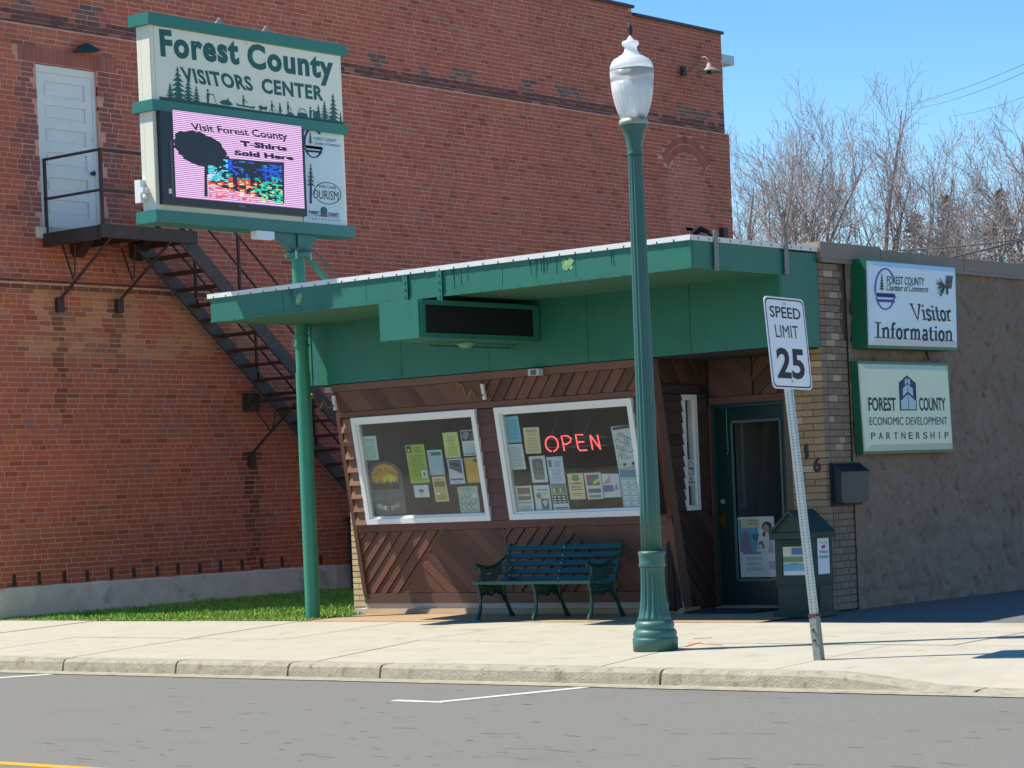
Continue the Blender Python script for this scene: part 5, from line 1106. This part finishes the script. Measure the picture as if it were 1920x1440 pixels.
# ------------------------------------------------------------ newspaper box
nb = thing('leaflet_box', 'dark green plastic leaflet box with gabled lid and lake picture, beside the entrance door', 'leaflet box', (-13.15, 20.4, .09))
def np_(name, f, m=None): q = MB(); f(q); return q.build(name, m or nbg, nb)
nbg = mat('plastic_dark_green', srgb(14, 46, 36), .6, var=.08, scale=4)
NX0, NX1, NY0, NY1 = -13.385, -12.96, 20.20, 20.62
np_('base', lambda q: q.prism([(NX0-.03, NY0-.03, .08), (NX1+.03, NY0-.03, .08), (NX1+.03, NY1, .08), (NX0-.03, NY1, .08)], (0, 0, .05)))
np_('lower_cabinet', lambda q: q.box((NX0+.01, NY0+.01, .13), (NX1-.005, NY1-.02, .39)))
np_('upper_cabinet', lambda q: q.prism([(NX0, NY0, .405), (NX1, NY0, .405), (NX1+.0, NY0+.0, .86), (NX0, NY0, .86)], (0, NY1-NY0-.02, 0)))
np_('ledge', lambda q: q.box((NX0-.012, NY0-.012, .392), (NX1+.012, NY1, .404)))
np_('eave', lambda q: (q.box((NX0-.03, NY0-.05, .862), (NX1+.03, NY1, .925))))
XMd = (NX0+NX1)/2
np_('gable_roof', lambda q: (q.prism([(NX0-.04, NY0-.06, .926), (XMd, NY0-.06, 1.155), (NX1+.04, NY0-.06, .926), (NX1+.0, NY0-.06, .926), (XMd, NY0-.06, 1.118), (NX0+.0, NY0-.06, .926)], (0, NY1-NY0+.05, 0))))
np_('gable_face', lambda q: q.prism([(NX0, NY0-.03, .927), (NX1, NY0-.03, .927), (XMd, NY0-.03, 1.12)], (0, .35, 0)))
np_('handle_bar', lambda q: q.tube([(NX0+.03, NY0-.03, .845), (NX1-.03, NY0-.03, .845)], .014, 8))
np_('window_frame', lambda q: (q.box((NX0+.07, NY0-.014, .47), (NX0+.09, NY0-.001, .81)), q.box((NX1-.05, NY0-.014, .47), (NX1-.03, NY0-.001, .81)), q.box((NX0+.09, NY0-.014, .79), (NX1-.05, NY0-.001, .81)), q.box((NX0+.09, NY0-.014, .47), (NX1-.05, NY0-.001, .49))))
for i in range(12): np_('vent_slat', lambda q: q.box((NX1-.006, NY0+.12, .17+i*.018), (NX1+.012, NY1-.06, .177+i*.018)), green_d)
LB = Fr((NX0+.095, NY0-.002, .50), (NX1-NX0-.15, 0, 0), (0, 0, .285), (0, -1, 0))
q = MB(); rect(q, LB, 0, 0, 1, 1, pr['white'], .001); rect(q, LB, .0, .15, 1, .40, pr['aqua'], .0015); rect(q, LB, 0, .40, 1, .50, paper['mint'], .0015); rect(q, LB, 0, .46, 1, .66, pr['leaf'], .002); rect(q, LB, 0, .66, 1, .72, paper['pale'], .002); rect(q, LB, .35, .72, 1, .97, pr['blue'], .0015)
poly(q, LB, [(.25, .38), (.35, .43), (.65, .43), (.72, .38), (.5, .35)], pr['teal'], .0025); rect(q, LB, .05, .76, .38, .95, paper['cream'], .002)
q.build('lake_picture', None, nb)
q = MB(); q.prism([LB(0, 0, .004), LB(1, 0, .004), LB(1, 1, .004), LB(0, 1, .004)], (0, .0015, 0)); q.build('pane', glass, nb)
t = thing('sticker', 'white Outdoor sticker with small red mark on the side of the leaflet box', 'sticker', (NX1, 20.4, .6)); t['label'] = 'tall white sticker with small red mark on the right side of the green leaflet box'
SB_ = Fr((NX1+.001, NY0+.12, .50), (0, .21, 0), (0, 0, .36), (1, 0, 0)); q = MB(); q.prism([SB_(0, 0, .003), SB_(1, 0, .003), SB_(1, 1, .003), SB_(0, 1, .003)], (-.002, 0, 0), pr['white'])
text(q, SB_, 'Pick Up', pr['mauve'], .0035, 0, .3, box=(.15, .84, .85, .92)); poly(q, SB_, [(.32, .70), (.68, .73), (.70, .81), (.34, .79)], pr['red'], .004); text(q, SB_, 'Visitor', black, .0035, .02, box=(.1, .58, .92, .67)); text(q, SB_, 'Guides', black, .0035, .02, box=(.1, .44, .92, .53)); q.build('sticker_face', None, t)

# ------------------------------------------------------------ notices behind the glass
GL = -.03
def flyer(label, quad, pcol, draw, plane=None, tape=True):
    pl = plane or PL(GL); BLp, BRp, TRp, TLp = (at(*a, pl) for a in quad)
    t = thing('notice', label, 'notice', BLp, 'notices in the shop windows'); f = Fr(BLp, BRp-BLp, TLp-BLp); q = MB()
    P = [BLp, BRp, TRp, TLp]; q.prism(P, -f.n*.0015, paper[pcol]); draw(q, f); q.build('paper', None, t); return t
def lines(q, f, y0, y1, n, m, x0=.12, x1=.88, seed=0, h=.35, w_=.001):
    r2 = random.Random(seed+n); d = (y1-y0)/n
    for i in range(n): a = r2.uniform(0, .12); rect(q, f, x0+a, y0+i*d, x1-a*r2.uniform(.3, 1.4), y0+i*d+d*h, m, w_)
W1z = lambda x, y: (650+x/6.86, 780+y/6.86)
W2z = lambda x, y: (740+x/7.58, 790+y/7.58)
W3z = lambda x, y: (920+x/6.547, 750+y/6.547)
W4z = lambda x, y: (1050+x/6.545, 750+y/6.545)
def Q(z, *a): return [z(*p) for p in a]
flyer('pale mint VISITOR notice at the upper left of the left window', Q(W1z, (243, 570), (415, 565), (375, 253), (198, 265)), 'mint', lambda q, f: (text(q, f, 'WANTED', pr['mid'], .001, .02, box=(.18, .80, .84, .88)), text(q, f, 'VOLUNTEERS', pr['mid'], .001, 0, box=(.22, .70, .8, .75)), lines(q, f, .08, .64, 8, pr['mid'], seed=1, h=.25)))['label'] = 'pale mint notice headed WANTED at the upper left of the left window'
flyer('tall lime green notice in the middle of the left window', Q(W2z, (232, 885), (500, 872), (412, 322), (142, 340)), 'lime', lambda q, f: (rect(q, f, .05, .80, .30, .97, pr['dark'], .001), rect(q, f, .12, .82, .22, .90, paper['lemon'], .0015), lines(q, f, .80, .96, 3, pr['green'], .38, .95, 2), lines(q, f, .08, .76, 12, pr['olive'], .08, .92, 3, .22), rect(q, f, .66, .14, .93, .32, pr['white'], .0015), rect(q, f, .74, .18, .85, .28, pr['mid'], .002)))
flyer('pale blue notice with green heading beside the lime one', Q(W2z, (508, 770), (718, 762), (665, 400), (455, 412)), 'sky', lambda q, f: (rect(q, f, .10, .78, .92, .92, pr['green'], .001), rect(q, f, .14, .81, .24, .89, pr['white'], .0015), lines(q, f, .12, .70, 9, pr['mid'], seed=5, h=.15), stroke(q, f, [(.08, .04), (.08, .72), (.93, .72), (.93, .04), (.08, .04)], .012, pr['slate'], .001, .6)))
flyer('lemon yellow notice at the top right of the left window', Q(W2z, (728, 525), (943, 510), (888, 150), (675, 163)), 'lemon', lambda q, f: lines(q, f, .10, .88, 11, pr['olive'], .18, .82, 7, .25))
flyer('white notice with dark picture and triangle in the top right corner of the left window', Q(W2z, (985, 495), (1200, 478), (1140, 118), (930, 133)), 'white', lambda q, f: (rect(q, f, .04, .58, .96, .97, pr['dark'], .001), poly(q, f, [(.10, .75), (.2, .92), (.4, .95), (.55, .88), (.45, .70), (.25, .62)], pr['mauve'], .0015), poly(q, f, [(.52, .60), (.94, .60), (.80, .96)], pr['slate'], .002), lines(q, f, .14, .52, 5, pr['mid'], seed=8, h=.2), rect(q, f, .06, .05, .9, .085, pr['dark'], .001)))
flyer('white notice with grey road photograph under the lemon one', Q(W2z, (795, 893), (1005, 880), (955, 522), (740, 538)), 'pale', lambda q, f: (rect(q, f, .08, .30, .92, .95, pr['slate'], .001), poly(q, f, [(.08, .64), (.92, .38), (.92, .30), (.08, .30)], paper['grey'], .0015), poly(q, f, [(.2, .80), (.5, .86), (.85, .74), (.6, .66)], pr['dark'], .002), rect(q, f, .08, .14, .92, .22, pr['blue'], .001), lines(q, f, .05, .13, 2, pr['mid'])))
flyer('mustard gold notice at the right edge of the left window', Q(W2z, (1040, 878), (1250, 865), (1192, 505), (980, 520)), 'gold', lambda q, f: (rect(q, f, .62, .80, .93, .94, pr['slate'], .001), rect(q, f, .12, .80, .55, .94, paper['sand'], .001), stroke(q, f, [(.08, .05), (.08, .74), (.92, .74), (.92, .05), (.08, .05)], .010, pr['brown'], .001, .6), lines(q, f, .12, .70, 8, pr['amber'], .2, .8, 9, .2)))
flyer('sand brown photo leaflet below the pale blue notice', Q(W2z, (588, 1143), (778, 1133), (712, 778), (528, 792)), 'cream', lambda q, f: (rect(q, f, .10, .06, .90, .94, paper['sand'], .001), rect(q, f, .10, .60, .90, .80, pr['brown'], .0015), text(q, f, 'HARVEST', pr['dark'], .002, 0, box=(.14, .86, .6, .91)), rect(q, f, .18, .28, .40, .38, pr['white'], .002), lines(q, f, .08, .26, 3, pr['amber'], seed=2)))
flyer('small white card with tree drawing under the lime notice', Q(W2z, (292, 1082), (500, 1075), (472, 903), (262, 912)), 'white', lambda q, f: (poly(q, f, [(.3, .5), (.4, .68), (.6, .68), (.72, .5), (.55, .38), (.4, .38)], pr['mid'], .001), rect(q, f, .48, .15, .53, .4, pr['mid'], .0015), lines(q, f, .78, .92, 2, paper['grey'], seed=3)))
flyer('pale sage map sheet with outlines at the lower right of the left window', Q(W2z, (942, 1310), (1222, 1298), (1172, 918), (888, 930)), 'sage', lambda q, f: ([stroke(q, f, arc(.22+.25*(i % 3), .22+.24*(i//3), .13, .11, 30*i, 250+30*i, 10), .02, pr['green'] if i % 2 else pr['mid'], .001+.0003*i, .7) for i in range(8)], poly(q, f, [(.70, .70), (.95, .78), (.95, .6), (.75, .55)], paper['pale'], .004), lines(q, f, .86, .95, 2, pr['mid'])))
# scenic byway emblem board
t = thing('byway_board', 'dark rounded Scenic Byway board with orange sunset and pine row in the left window', 'sign', at(720, 960, PL(GL)))
c0 = W1z(300, 1300); o = FP(PL(GL-.002), W1z(345, 1300), W1z(778, 1290), W1z(255, 600)); q = MB(); BW = mat('board_smoked', srgb(92, 92, 96), .3)
P = [(.10, 0), (.90, 0), (1.0, .08), (1.0, .80), (.85, .95), (.5, 1.02), (.15, .95), (.0, .80), (.0, .08)]
q.prism([o(a, b) for a, b in P], -o.n*.004, BW); 
P2 = [(.10, .80), (.25, .92), (.5, .965), (.75, .92), (.88, .80), (.86, .60), (.12, .60)]; poly(q, o, P2, mat('print_sunset', srgb(206, 158, 66), .6), .001)
poly(q, o, [(.62+.19*math.cos(k*.4), .68+.09*math.sin(k*.4)) for k in range(16)], pr['yellow'], .0015)
r2 = random.Random(2); P = [(.08, .50), (.90, .50)]; x = .90
while x > .10: P += [(x, .60+r2.uniform(-.02, .02)), (x-.015, .66+r2.uniform(-.02, .05))]; x -= .045
P.append((.08, .58)); poly(q, o, P, pr['blackish'], .002); poly(q, o, [(.06, .28), (.94, .36), (.95, .44), (.06, .38)], mat('print_water', srgb(92, 104, 112), .5), .0015)
q.build('board', None, t)
def arctext(q, o, s_, m, cx_, cy_, rx, ry, a0, a1, h, lift, asp):
    n = len(s_)
    for i, c in enumerate(s_):
        if c == ' ': continue
        a = rad(a0+(a1-a0)*(i+.5)/n); px_, py2 = cx_+rx*math.cos(a), cy_+ry*math.sin(a); sg = 1 if a1 > a0 else -1
        tx, ty = -rx*math.sin(a)*sg, ry*math.cos(a)*sg; L = math.hypot(tx*asp, ty); tx, ty = tx/L, ty/L; wd = abs(rad(a1-a0))*math.hypot(rx*math.sin(a)*asp, ry*math.cos(a))/n*.8
        f = Fr(o(px_-tx*wd/2, py2-ty*wd/2), o.u*tx*wd+o.v*ty*wd, o.u*(-ty/asp*h)+o.v*(tx*asp*h), o.n); text(q, f, c, m, lift, .015)
q = MB(); arctext(q, o, "Nat'l Forest", pr['brown'], .5, .66, .34, .16, 155, 25, .07, .003, .62); q.build('lettering', None, t); q = MB(); arctext(q, o, 'SCENIC BYWAY', pr['white'], .5, .26, .40, .14, 205, 335, .075, .003, .62); q.build('lettering', None, t)
flyer('bright cyan notice in the top left corner of the right window', Q(W3z, (200, 528), (385, 518), (332, 193), (148, 212)), 'cyan', lambda q, f: lines(q, f, .14, .92, 9, pr['teal'], .12, .85, 4, .25))
flyer('white notice directly under the bright cyan one', Q(W3z, (252, 860), (438, 850), (385, 535), (202, 545)), 'white', lambda q, f: lines(q, f, .10, .92, 12, pr['mid'], .15, .88, 6, .2))
flyer('cream old-style WANTED notice in the right window', Q(W3z, (432, 658), (622, 655), (590, 332), (395, 340)), 'cream', lambda q, f: (text(q, f, 'WANTED', pr['brown'], .001, .02, box=(.15, .82, .85, .90)), text(q, f, 'HUNTERS', pr['brown'], .001, 0, box=(.25, .71, .8, .76)), lines(q, f, .08, .64, 8, pr['mid'], seed=1, h=.25)))
flyer('white notice with dark grey inner panel below the cream one', Q(W3z, (515, 1015), (708, 1008), (662, 682), (465, 695)), 'white', lambda q, f: (poly(q, f, [(.22, .10), (.78, .10), (.84, .16), (.84, .84), (.76, .91), (.24, .91), (.16, .84), (.16, .16)], pr['mid'], .001), lines(q, f, .22, .80, 8, paper['grey'], .28, .74, 8, .2)))
flyer('pale blue notice with small tree figure left of the farmers market one', Q(W3z, (732, 1025), (920, 1018), (878, 690), (680, 702)), 'pale', lambda q, f: (rect(q, f, .10, .62, .28, .88, pr['mid'], .001), lines(q, f, .64, .86, 3, pr['slate'], .38, .92, 2, .35), lines(q, f, .10, .58, 9, pr['mid'], .2, .85, 3, .25)))
flyer('white notice with brown room photo at the bottom left of the right window', Q(W3z, (345, 1370), (540, 1365), (500, 1050), (302, 1058)), 'white', lambda q, f: (rect(q, f, .10, .44, .88, .93, pr['brown'], .001), rect(q, f, .14, .60, .84, .68, paper['grey'], .0015), rect(q, f, .08, .32, .90, .36, pr['mid'], .001), lines(q, f, .06, .26, 3, pr['mid'])))
flyer('white notice with green disc at the bottom of the right window', Q(W3z, (562, 1362), (758, 1360), (715, 1042), (520, 1048)), 'white', lambda q, f: (poly(q, f, [(.28+.17*math.cos(k*.5), .60+.12*math.sin(k*.5)) for k in range(13)], pr['leaf'], .001), poly(q, f, [(.40, .06), (.86, .06), (.86, .48), (.36, .48)], pr['slate'], .0013), poly(q, f, [(.45, .36), (.62, .14), (.80, .36), (.64, .44)], paper['grey'], .0018), lines(q, f, .80, .92, 1, pr['blue'], .2, .85), lines(q, f, .60, .76, 2, pr['leaf'], .5, .9)))
flyer('notice with green picture over a dark grid of small boxes', Q(W3z, (778, 1355), (972, 1345), (918, 1018), (728, 1030)), 'white', lambda q, f: (rect(q, f, .04, .90, .96, .98, pr['blue'], .001), rect(q, f, .04, .60, .96, .89, pr['leaf'], .001), [rect(q, f, .15+.2*i, .66, .25+.2*i, .82, pr['brown'] if i % 2 else paper['lemon'], .0016) for i in range(4)], rect(q, f, .04, .24, .96, .58, pr['dark'], .001), [rect(q, f, .10+.28*i, .28+.1*j, .26+.28*i, .32+.1*j, pr['white'], .0016) for i in range(3) for j in range(3)], rect(q, f, .1, .05, .92, .12, pr['mid'], .001)))
flyer('cream FARMERS MARKET notice at the bottom of the right window', Q(W4z, (130, 1222), (318, 1215), (280, 895), (85, 905)), 'cream', lambda q, f: (poly(q, f, [(.25, .78), (.35, .95), (.65, .95), (.8, .78), (.6, .70), (.35, .72)], pr['leaf'], .001), text(q, f, 'FARMERS', pr['dark'], .001, .02, box=(.14, .58, .90, .65)), text(q, f, 'MARKET', pr['dark'], .001, .02, box=(.18, .45, .86, .52)), rect(q, f, .16, .36, .88, .40, pr['brown'], .001), lines(q, f, .14, .28, 2, pr['mid'])))
flyer('notice with green and dark picture blocks right of the farmers market one', Q(W4z, (342, 1220), (538, 1212), (495, 888), (292, 898)), 'white', lambda q, f: (rect(q, f, .12, .52, .90, .93, pr['slate'], .001), poly(q, f, [(.45, .55), (.90, .66), (.90, .80), (.55, .70)], pr['yellow'], .0015), poly(q, f, [(.2, .88), (.4, .92), (.5, .75), (.3, .7)], pr['red'], .0015), rect(q, f, .12, .24, .90, .40, pr['slate'], .001), rect(q, f, .12, .06, .86, .16, pr['ltgreen'], .001)))
flyer('folded leaflet with blue band and photo near the right end of the right window', Q(W4z, (545, 1200), (755, 1190), (715, 905), (505, 905)), 'white', lambda q, f: (rect(q, f, .02, .24, .60, .52, pr['blue'], .001), poly(q, f, [(.02, .55), (.5, .95), (.5, .60)], pr['skin'], .0012), poly(q, f, [(.6, .3), (.92, .3), (.82, .6)], pr['mauve'], .0015), rect(q, f, .55, .62, .9, .95, paper['pale'], .001)))
flyer('tall white map poster with drawn trail loops at the right of the right window', Q(W4z, (715, 838), (978, 800), (888, 298), (622, 330)), 'white', lambda q, f: (rect(q, f, .06, .91, .92, .98, pr['dark'], .001), [stroke(q, f, arc(.2+.13*(i % 5), .25+.13*(i//4), .09, .05, 47*i, 210+47*i, 9), .016, pr['mid'] if i % 3 else pr['red'], .001+.0002*i, .55) for i in range(19)], [rect(q, f, .06+.2*i, .03, .20+.2*i, .10, pr['dark'] if i % 2 else pr['yellow'], .001) for i in range(4)]))
flyer('pale blue timetable sheet partly behind the street lamp', Q(W4z, (785, 1340), (1010, 1338), (978, 815), (715, 838)), 'blue', lambda q, f: (rect(q, f, .06, .78, .96, .96, pr['teal'], .001), [rect(q, f, .10+.45*i, .10+.13*j, .46+.45*i, .19+.13*j, paper['mint'], .001) for i in range(2) for j in range(5)], [rect(q, f, .38+.45*i, .12+.13*j, .44+.45*i, .16+.13*j, pr['teal'], .0015) for i in range(2) for j in range(5)]))
# neon sign
t = thing('neon_sign', 'lit red neon OPEN sign hanging in the right window', 'neon sign', at(1075, 845, PL(GL)))
o = FP(PL(GL-.02), (1024, 846), (1128, 842), (1020, 818))
o = Fr(at(1024, 847, PL(GL-.02)), at(1127, 843, PL(GL-.02))-at(1024, 847, PL(GL-.02)), at(1021, 819, PL(GL-.02))-at(1024, 847, PL(GL-.02)))
for P in (arc(.12, .5, .115, .5, 270-350, 260, 20), [(.34, 0), (.31, 1), (.42, 1), (.48, .82), (.46, .58), (.40, .46), (.32, .45)], [(.75, 0), (.62, .0), (.59, .18), (.57, 1.05), (.70, 1.02)], [(.60, .56), (.71, .56)], [(.85, 0), (.83, .98)], [(.83, .98), (.98, .10)], [(.99, 0), (.96, .98)]):
    q = MB(); q.tube([o(a, b) for a, b in P], .0085, 6); q.build('neon_tube', neon, t)
q = MB(); q.tube([o(.1, 1.0, -.02), o(.25, 2.1, -.02)], .003, 5); q.tube([o(.7, 1.0, -.02), o(.85, 2.2, -.02)], .003, 5); q.build('hanging_wire', ink_dg, t)
q = MB()
for b in (.25, .8): q.bar(o(-.02, b, -.02), o(1.1, b, -.02), .012, .008)
q.build('support_frame', mat('frame_clear', srgb(96, 98, 100), .4), t)
# door poster
t = thing('door_poster', 'large health poster with person in white jacket in the glass of the entrance door', 'poster', (-14.4, YD, .9))
DPz = lambda x, y: (1370+x/5.76, 920+y/5.76)
o = FP(PY(YD+.045), DPz(112, 935), DPz(505, 930), DPz(72, 288)); q = MB()
q.prism([o(0, 0), o(1, 0), o(1, 1), o(0, 1)], (0, .002, 0), pr['white']); rect(q, o, .02, .42, .55, .96, pr['aqua'], .001); rect(q, o, .10, .82, .60, .97, paper['cream'], .0015)
text(q, o, 'HEALTHY', pr['mid'], .002, .02, box=(.30, .92, .58, .95)); text(q, o, 'SMILES', pr['mid'], .002, .02, box=(.30, .87, .52, .90))
poly(q, o, [(.04, .42), (.08, .70), (.18, .78), (.30, .74), (.32, .56), (.36, .42)], pr['mauve'], .002); poly(q, o, [(.36, .72), (.58, .72), (.52, .60), (.42, .60)], pr['teal'], .0022)
poly(q, o, [(.48, .42), (.55, .66), (.72, .74), (.95, .66), (.98, .42)], pr['white'], .0024)
poly(q, o, [(.80+.14*math.cos(k*.5), .83+.09*math.sin(k*.5)) for k in range(13)], pr['hair'], .0026); poly(q, o, [(.78+.085*math.cos(k*.5), .80+.07*math.sin(k*.5)) for k in range(13)], pr['skin'], .003)
poly(q, o, [(.66, .68), (.70, .76), (.76, .72), (.72, .66)], pr['hair'], .0033); poly(q, o, [(.52, .46), (.56, .58), (.66, .60), (.72, .48)], pr['brown'], .0034); poly(q, o, [(.60+.05*math.cos(k*.8), .50+.04*math.sin(k*.8)) for k in range(8)], pr['white'], .0037)
poly(q, o, [(.80, .40), (.84, .62), (.92, .66), (.95, .40)], pr['pink'], .0036); lines(q, o, .10, .36, 3, paper['grey'], .10, .74, 2, .75, .002); rect(q, o, .80, .12, .97, .26, pr['pink'], .002); rect(q, o, .1, .38, .6, .42, pr['mauve'], .003); q.build('paper', None, t)

# ------------------------------------------------------------ trees and wires beyond
def tree(name, label, base, H, spread, levels, seed, lean=(0, 0), multi=1, m1=bark, m2=twig, r0=.17, group='bare trees behind the building', up=.16, ntw=1.0):
    R2 = random.Random(seed); t = thing(name, label, 'tree', base, group); tr, cr = MB(), MB(); base = Vector(base)
    LS = [.54, .36, .20, .10, .05]; CN = [6, 9, 7, 5]; AN = [.75, .8, .85, .8]
    def limb(p, d, L, r, lv):
        n = (5, 6, 4, 3, 2)[lv]; P = [p]; dd = d.copy(); wob = (.08, .13, .17, .2, .2)[lv]
        for i in range(n):
            dd = (dd+Vector((R2.uniform(-1, 1), R2.uniform(-1, 1), R2.uniform(-.6, .8)))*wob+Vector((0, 0, (.04, .10, .07, .05, .03)[lv]))).normalized(); P.append(P[-1]+dd*L/n)
        rr = [max(.006, r*(1-(.35 if lv == 0 else .8)*i/n)) for i in range(n+1)]
        (tr if lv == 0 else cr).tube(P, rr, 8 if lv == 0 else (5 if lv == 1 else 3), None, False)
        if lv >= levels: return
        nb_ = max(2, int(CN[lv]*R2.uniform(.8, 1.2)*ntw))
        for j in range(nb_):
            lo = .74 if lv == 0 else .14; s_ = min(.999, lo+(1-lo)*(j+R2.random()*.8)/nb_); i = min(n-1, int(s_*n)); q_ = P[i].lerp(P[i+1], s_*n-i)
            a = R2.random()*6.283; e = (P[i+1]-P[i]).normalized(); s1 = e.cross(Vector((math.cos(a), math.sin(a), .3))).normalized(); ang = AN[lv]*R2.uniform(.55, 1.35)
            if lv == 0 and j == nb_-1: ang = .12
            nd = (e*math.cos(ang)+s1*math.sin(ang)+Vector((0, 0, up*.6))).normalized(); limb(q_, nd, H*LS[lv+1]*R2.uniform(.7, 1.15)*(1-.35*s_*(lv > 0)), rr[i]*R2.uniform(.42, .62), lv+1)
    for m_ in range(multi):
        a = R2.random()*6.28; o_ = Vector((math.cos(a), math.sin(a), 0))*(.35 if multi > 1 else 0); d = (Vector((lean[0], lean[1], 1))+o_*.6).normalized(); limb(base+o_*.3, d, H*LS[0]*R2.uniform(.85, 1.15), r0/(1 if multi == 1 else 1.3), 0)
    tr.build('trunk', m1, t); cr.build('crown', m2, t); return t
def gpt(px, D, z=0.):                   # ground point under an image column at distance D
    d = ray(px, CY); d.z = 0; d = d.normalized()*D; return (d.x, d.y, z)
TS = [(1392, 76, 240, 11, 'thin bare tree rising right beside the far edge of the brick building'), (1497, 80, 205, 12, 'bare tree with a thick knotted trunk, second from the brick building'),
      (1612, 82, 158, 13, 'tallest bare tree, near the middle of the group'), (1672, 78, 205, 14, 'bare tree leaning right with wide limbs toward the power lines'),
      (1800, 90, 305, 16, 'low bare tree between the two dark conifers'), (1918, 80, 235, 17, 'bare tree cut off by the right edge, above the dark conifer')]
TS = [(px, D, CAM_H+(928-.0417*(px-960)-ty)*D/F_PX, sd, lab) for px, D, ty, sd, lab in TS]
for px, D, H, sd, lab in TS:
    short = sd > 30; k = D/60
    tree('bare_tree', lab, gpt(px, D), H*(1.04), 1, 4, sd, ((.25, .05) if sd == 14 else (.05, 0)), 2 if sd in (13, 14) else 1, bark, twig2 if short else twig, .30, ntw=1.0 if sd in (12, 13, 14, 17) else .8)
def conifer(px, D, H, W_, seed, label):
    b = gpt(px, D); R2 = random.Random(seed); t = thing('conifer', label, 'tree', b, 'dark conifers behind the building'); tr, cr = MB(), MB()
    tr.tube([b, (b[0], b[1], H)], [.14, .02], 7); tr.build('trunk', bark, t)
    for i in range(2600):
        s_ = R2.random()**.8; z = H*(.12+.88*(1-s_)); r_ = W_*s_*R2.uniform(.25, 1.0)*(1+.15*math.sin(z*5+seed)); a = R2.random()*6.283; p = Vector((b[0]+r_*math.cos(a), b[1]+r_*math.sin(a), z-.25*r_))
        d = Vector((math.cos(a), math.sin(a), R2.uniform(-.5, .2))); u = d.cross(Vector((0, 0, 1))).normalized(); L = R2.uniform(.15, .45); ww = R2.uniform(.02, .05)
        cr.add([p-u*ww, p+u*ww, p+d*L], [(0, 1, 2)], None); cr.add([p-Vector((0, 0, ww)), p+Vector((0, 0, ww)), p+d*L*.9], [(0, 1, 2)], None)
    cr.build('crown', needle, t)
for px, D, H, W_, sd, lab in ((1735, 84, 10.6, 2.4, 1, 'narrow dark conifer behind the brush, left of the three'), (1798, 86, 11.4, 2.6, 2, 'dark conifer in the middle of the three, behind bare brush'), (1898, 82, 11.0, 2.8, 3, 'dark conifer closest to the right edge'), ): conifer(px, D, H, W_, sd, lab)
R = random.Random(77); q = MB()
for i in range(3600):                    # far thicket of brush
    px = R.uniform(1640, 2000); D = R.uniform(50, 90); b = Vector(gpt(px, D)); H = R.uniform(4.2, 6.0)*(.85+.3*mnoise.noise(Vector((px*.02, 0, 0))))*D/75; z0 = H*R.uniform(.3, .8)
    p = b+Vector((0, 0, z0)); a = R.random()*6.28; d = Vector((math.cos(a)*.7, math.sin(a)*.7, R.uniform(.4, 1.2))).normalized()*R.uniform(.6, 1.6)
    q.tube([p, p+d*.5+Vector((0, 0, .05)), p+d], [.016, .011, .005], 3, None, False)
stuff(q.build('thicket', twig2))
def wire(label, pts, r=.012):
    t = thing('power_line', label, 'cable', pts[0], 'overhead wires'); q = MB(); q.tube(pts, r, 5); q.build('cable', wirem, t)
def wp(px, py, D): d = ray(px, py); return CAM+d*(D/math.hypot(d.x, d.y))
def sag(a, b, s_): return [a.lerp(b, i/10)+Vector((0, 0, -s_*4*(i/10)*(1-i/10))) for i in range(11)]
wire('thin wire highest in the sky at the upper right', sag(wp(1680, 200, 110), wp(2050, 60, 60), .25), .0075)
wire('thin wire just below the highest one in the sky', sag(wp(1700, 206, 110), wp(2050, 72, 60), .3), .0075)
wire('thin wire lowest of the three in the open sky', sag(wp(1788, 217, 110), wp(2050, 125, 60), .2), .0075)
wire('dark wire running just over the wall coping in front of the brush', sag(wp(1400, 452, 60), wp(2050, 424, 48), .35), .016)
wire('pale wire rising to the right in front of the brush', sag(wp(1790, 482, 40), wp(2050, 412, 40), .02), .016)

# ------------------------------------------------------------ plain block added across the street so the door glass mirrors something dark
t = thing('storefront_building', 'plain dark block added across the street to darken the reflection in the glass door', 'building', (-38, -15, 0))
q = MB(); q.box((-56, -26, -.2), (-22, -15, 5.4)); q.build('wall', mat('added_storefront_brick', srgb(92, 66, 58), .9), t)
q = MB(); q.box((-56.2, -26.2, 5.4), (-21.8, -14.8, 5.7)); q.build('parapet_cap', tar, t)
for i in range(7): q = MB(); q.box((-54.5+i*4.7, -15.0, .5), (-51.2+i*4.7, -14.95, 2.9)); q.build('window', bezel, t)
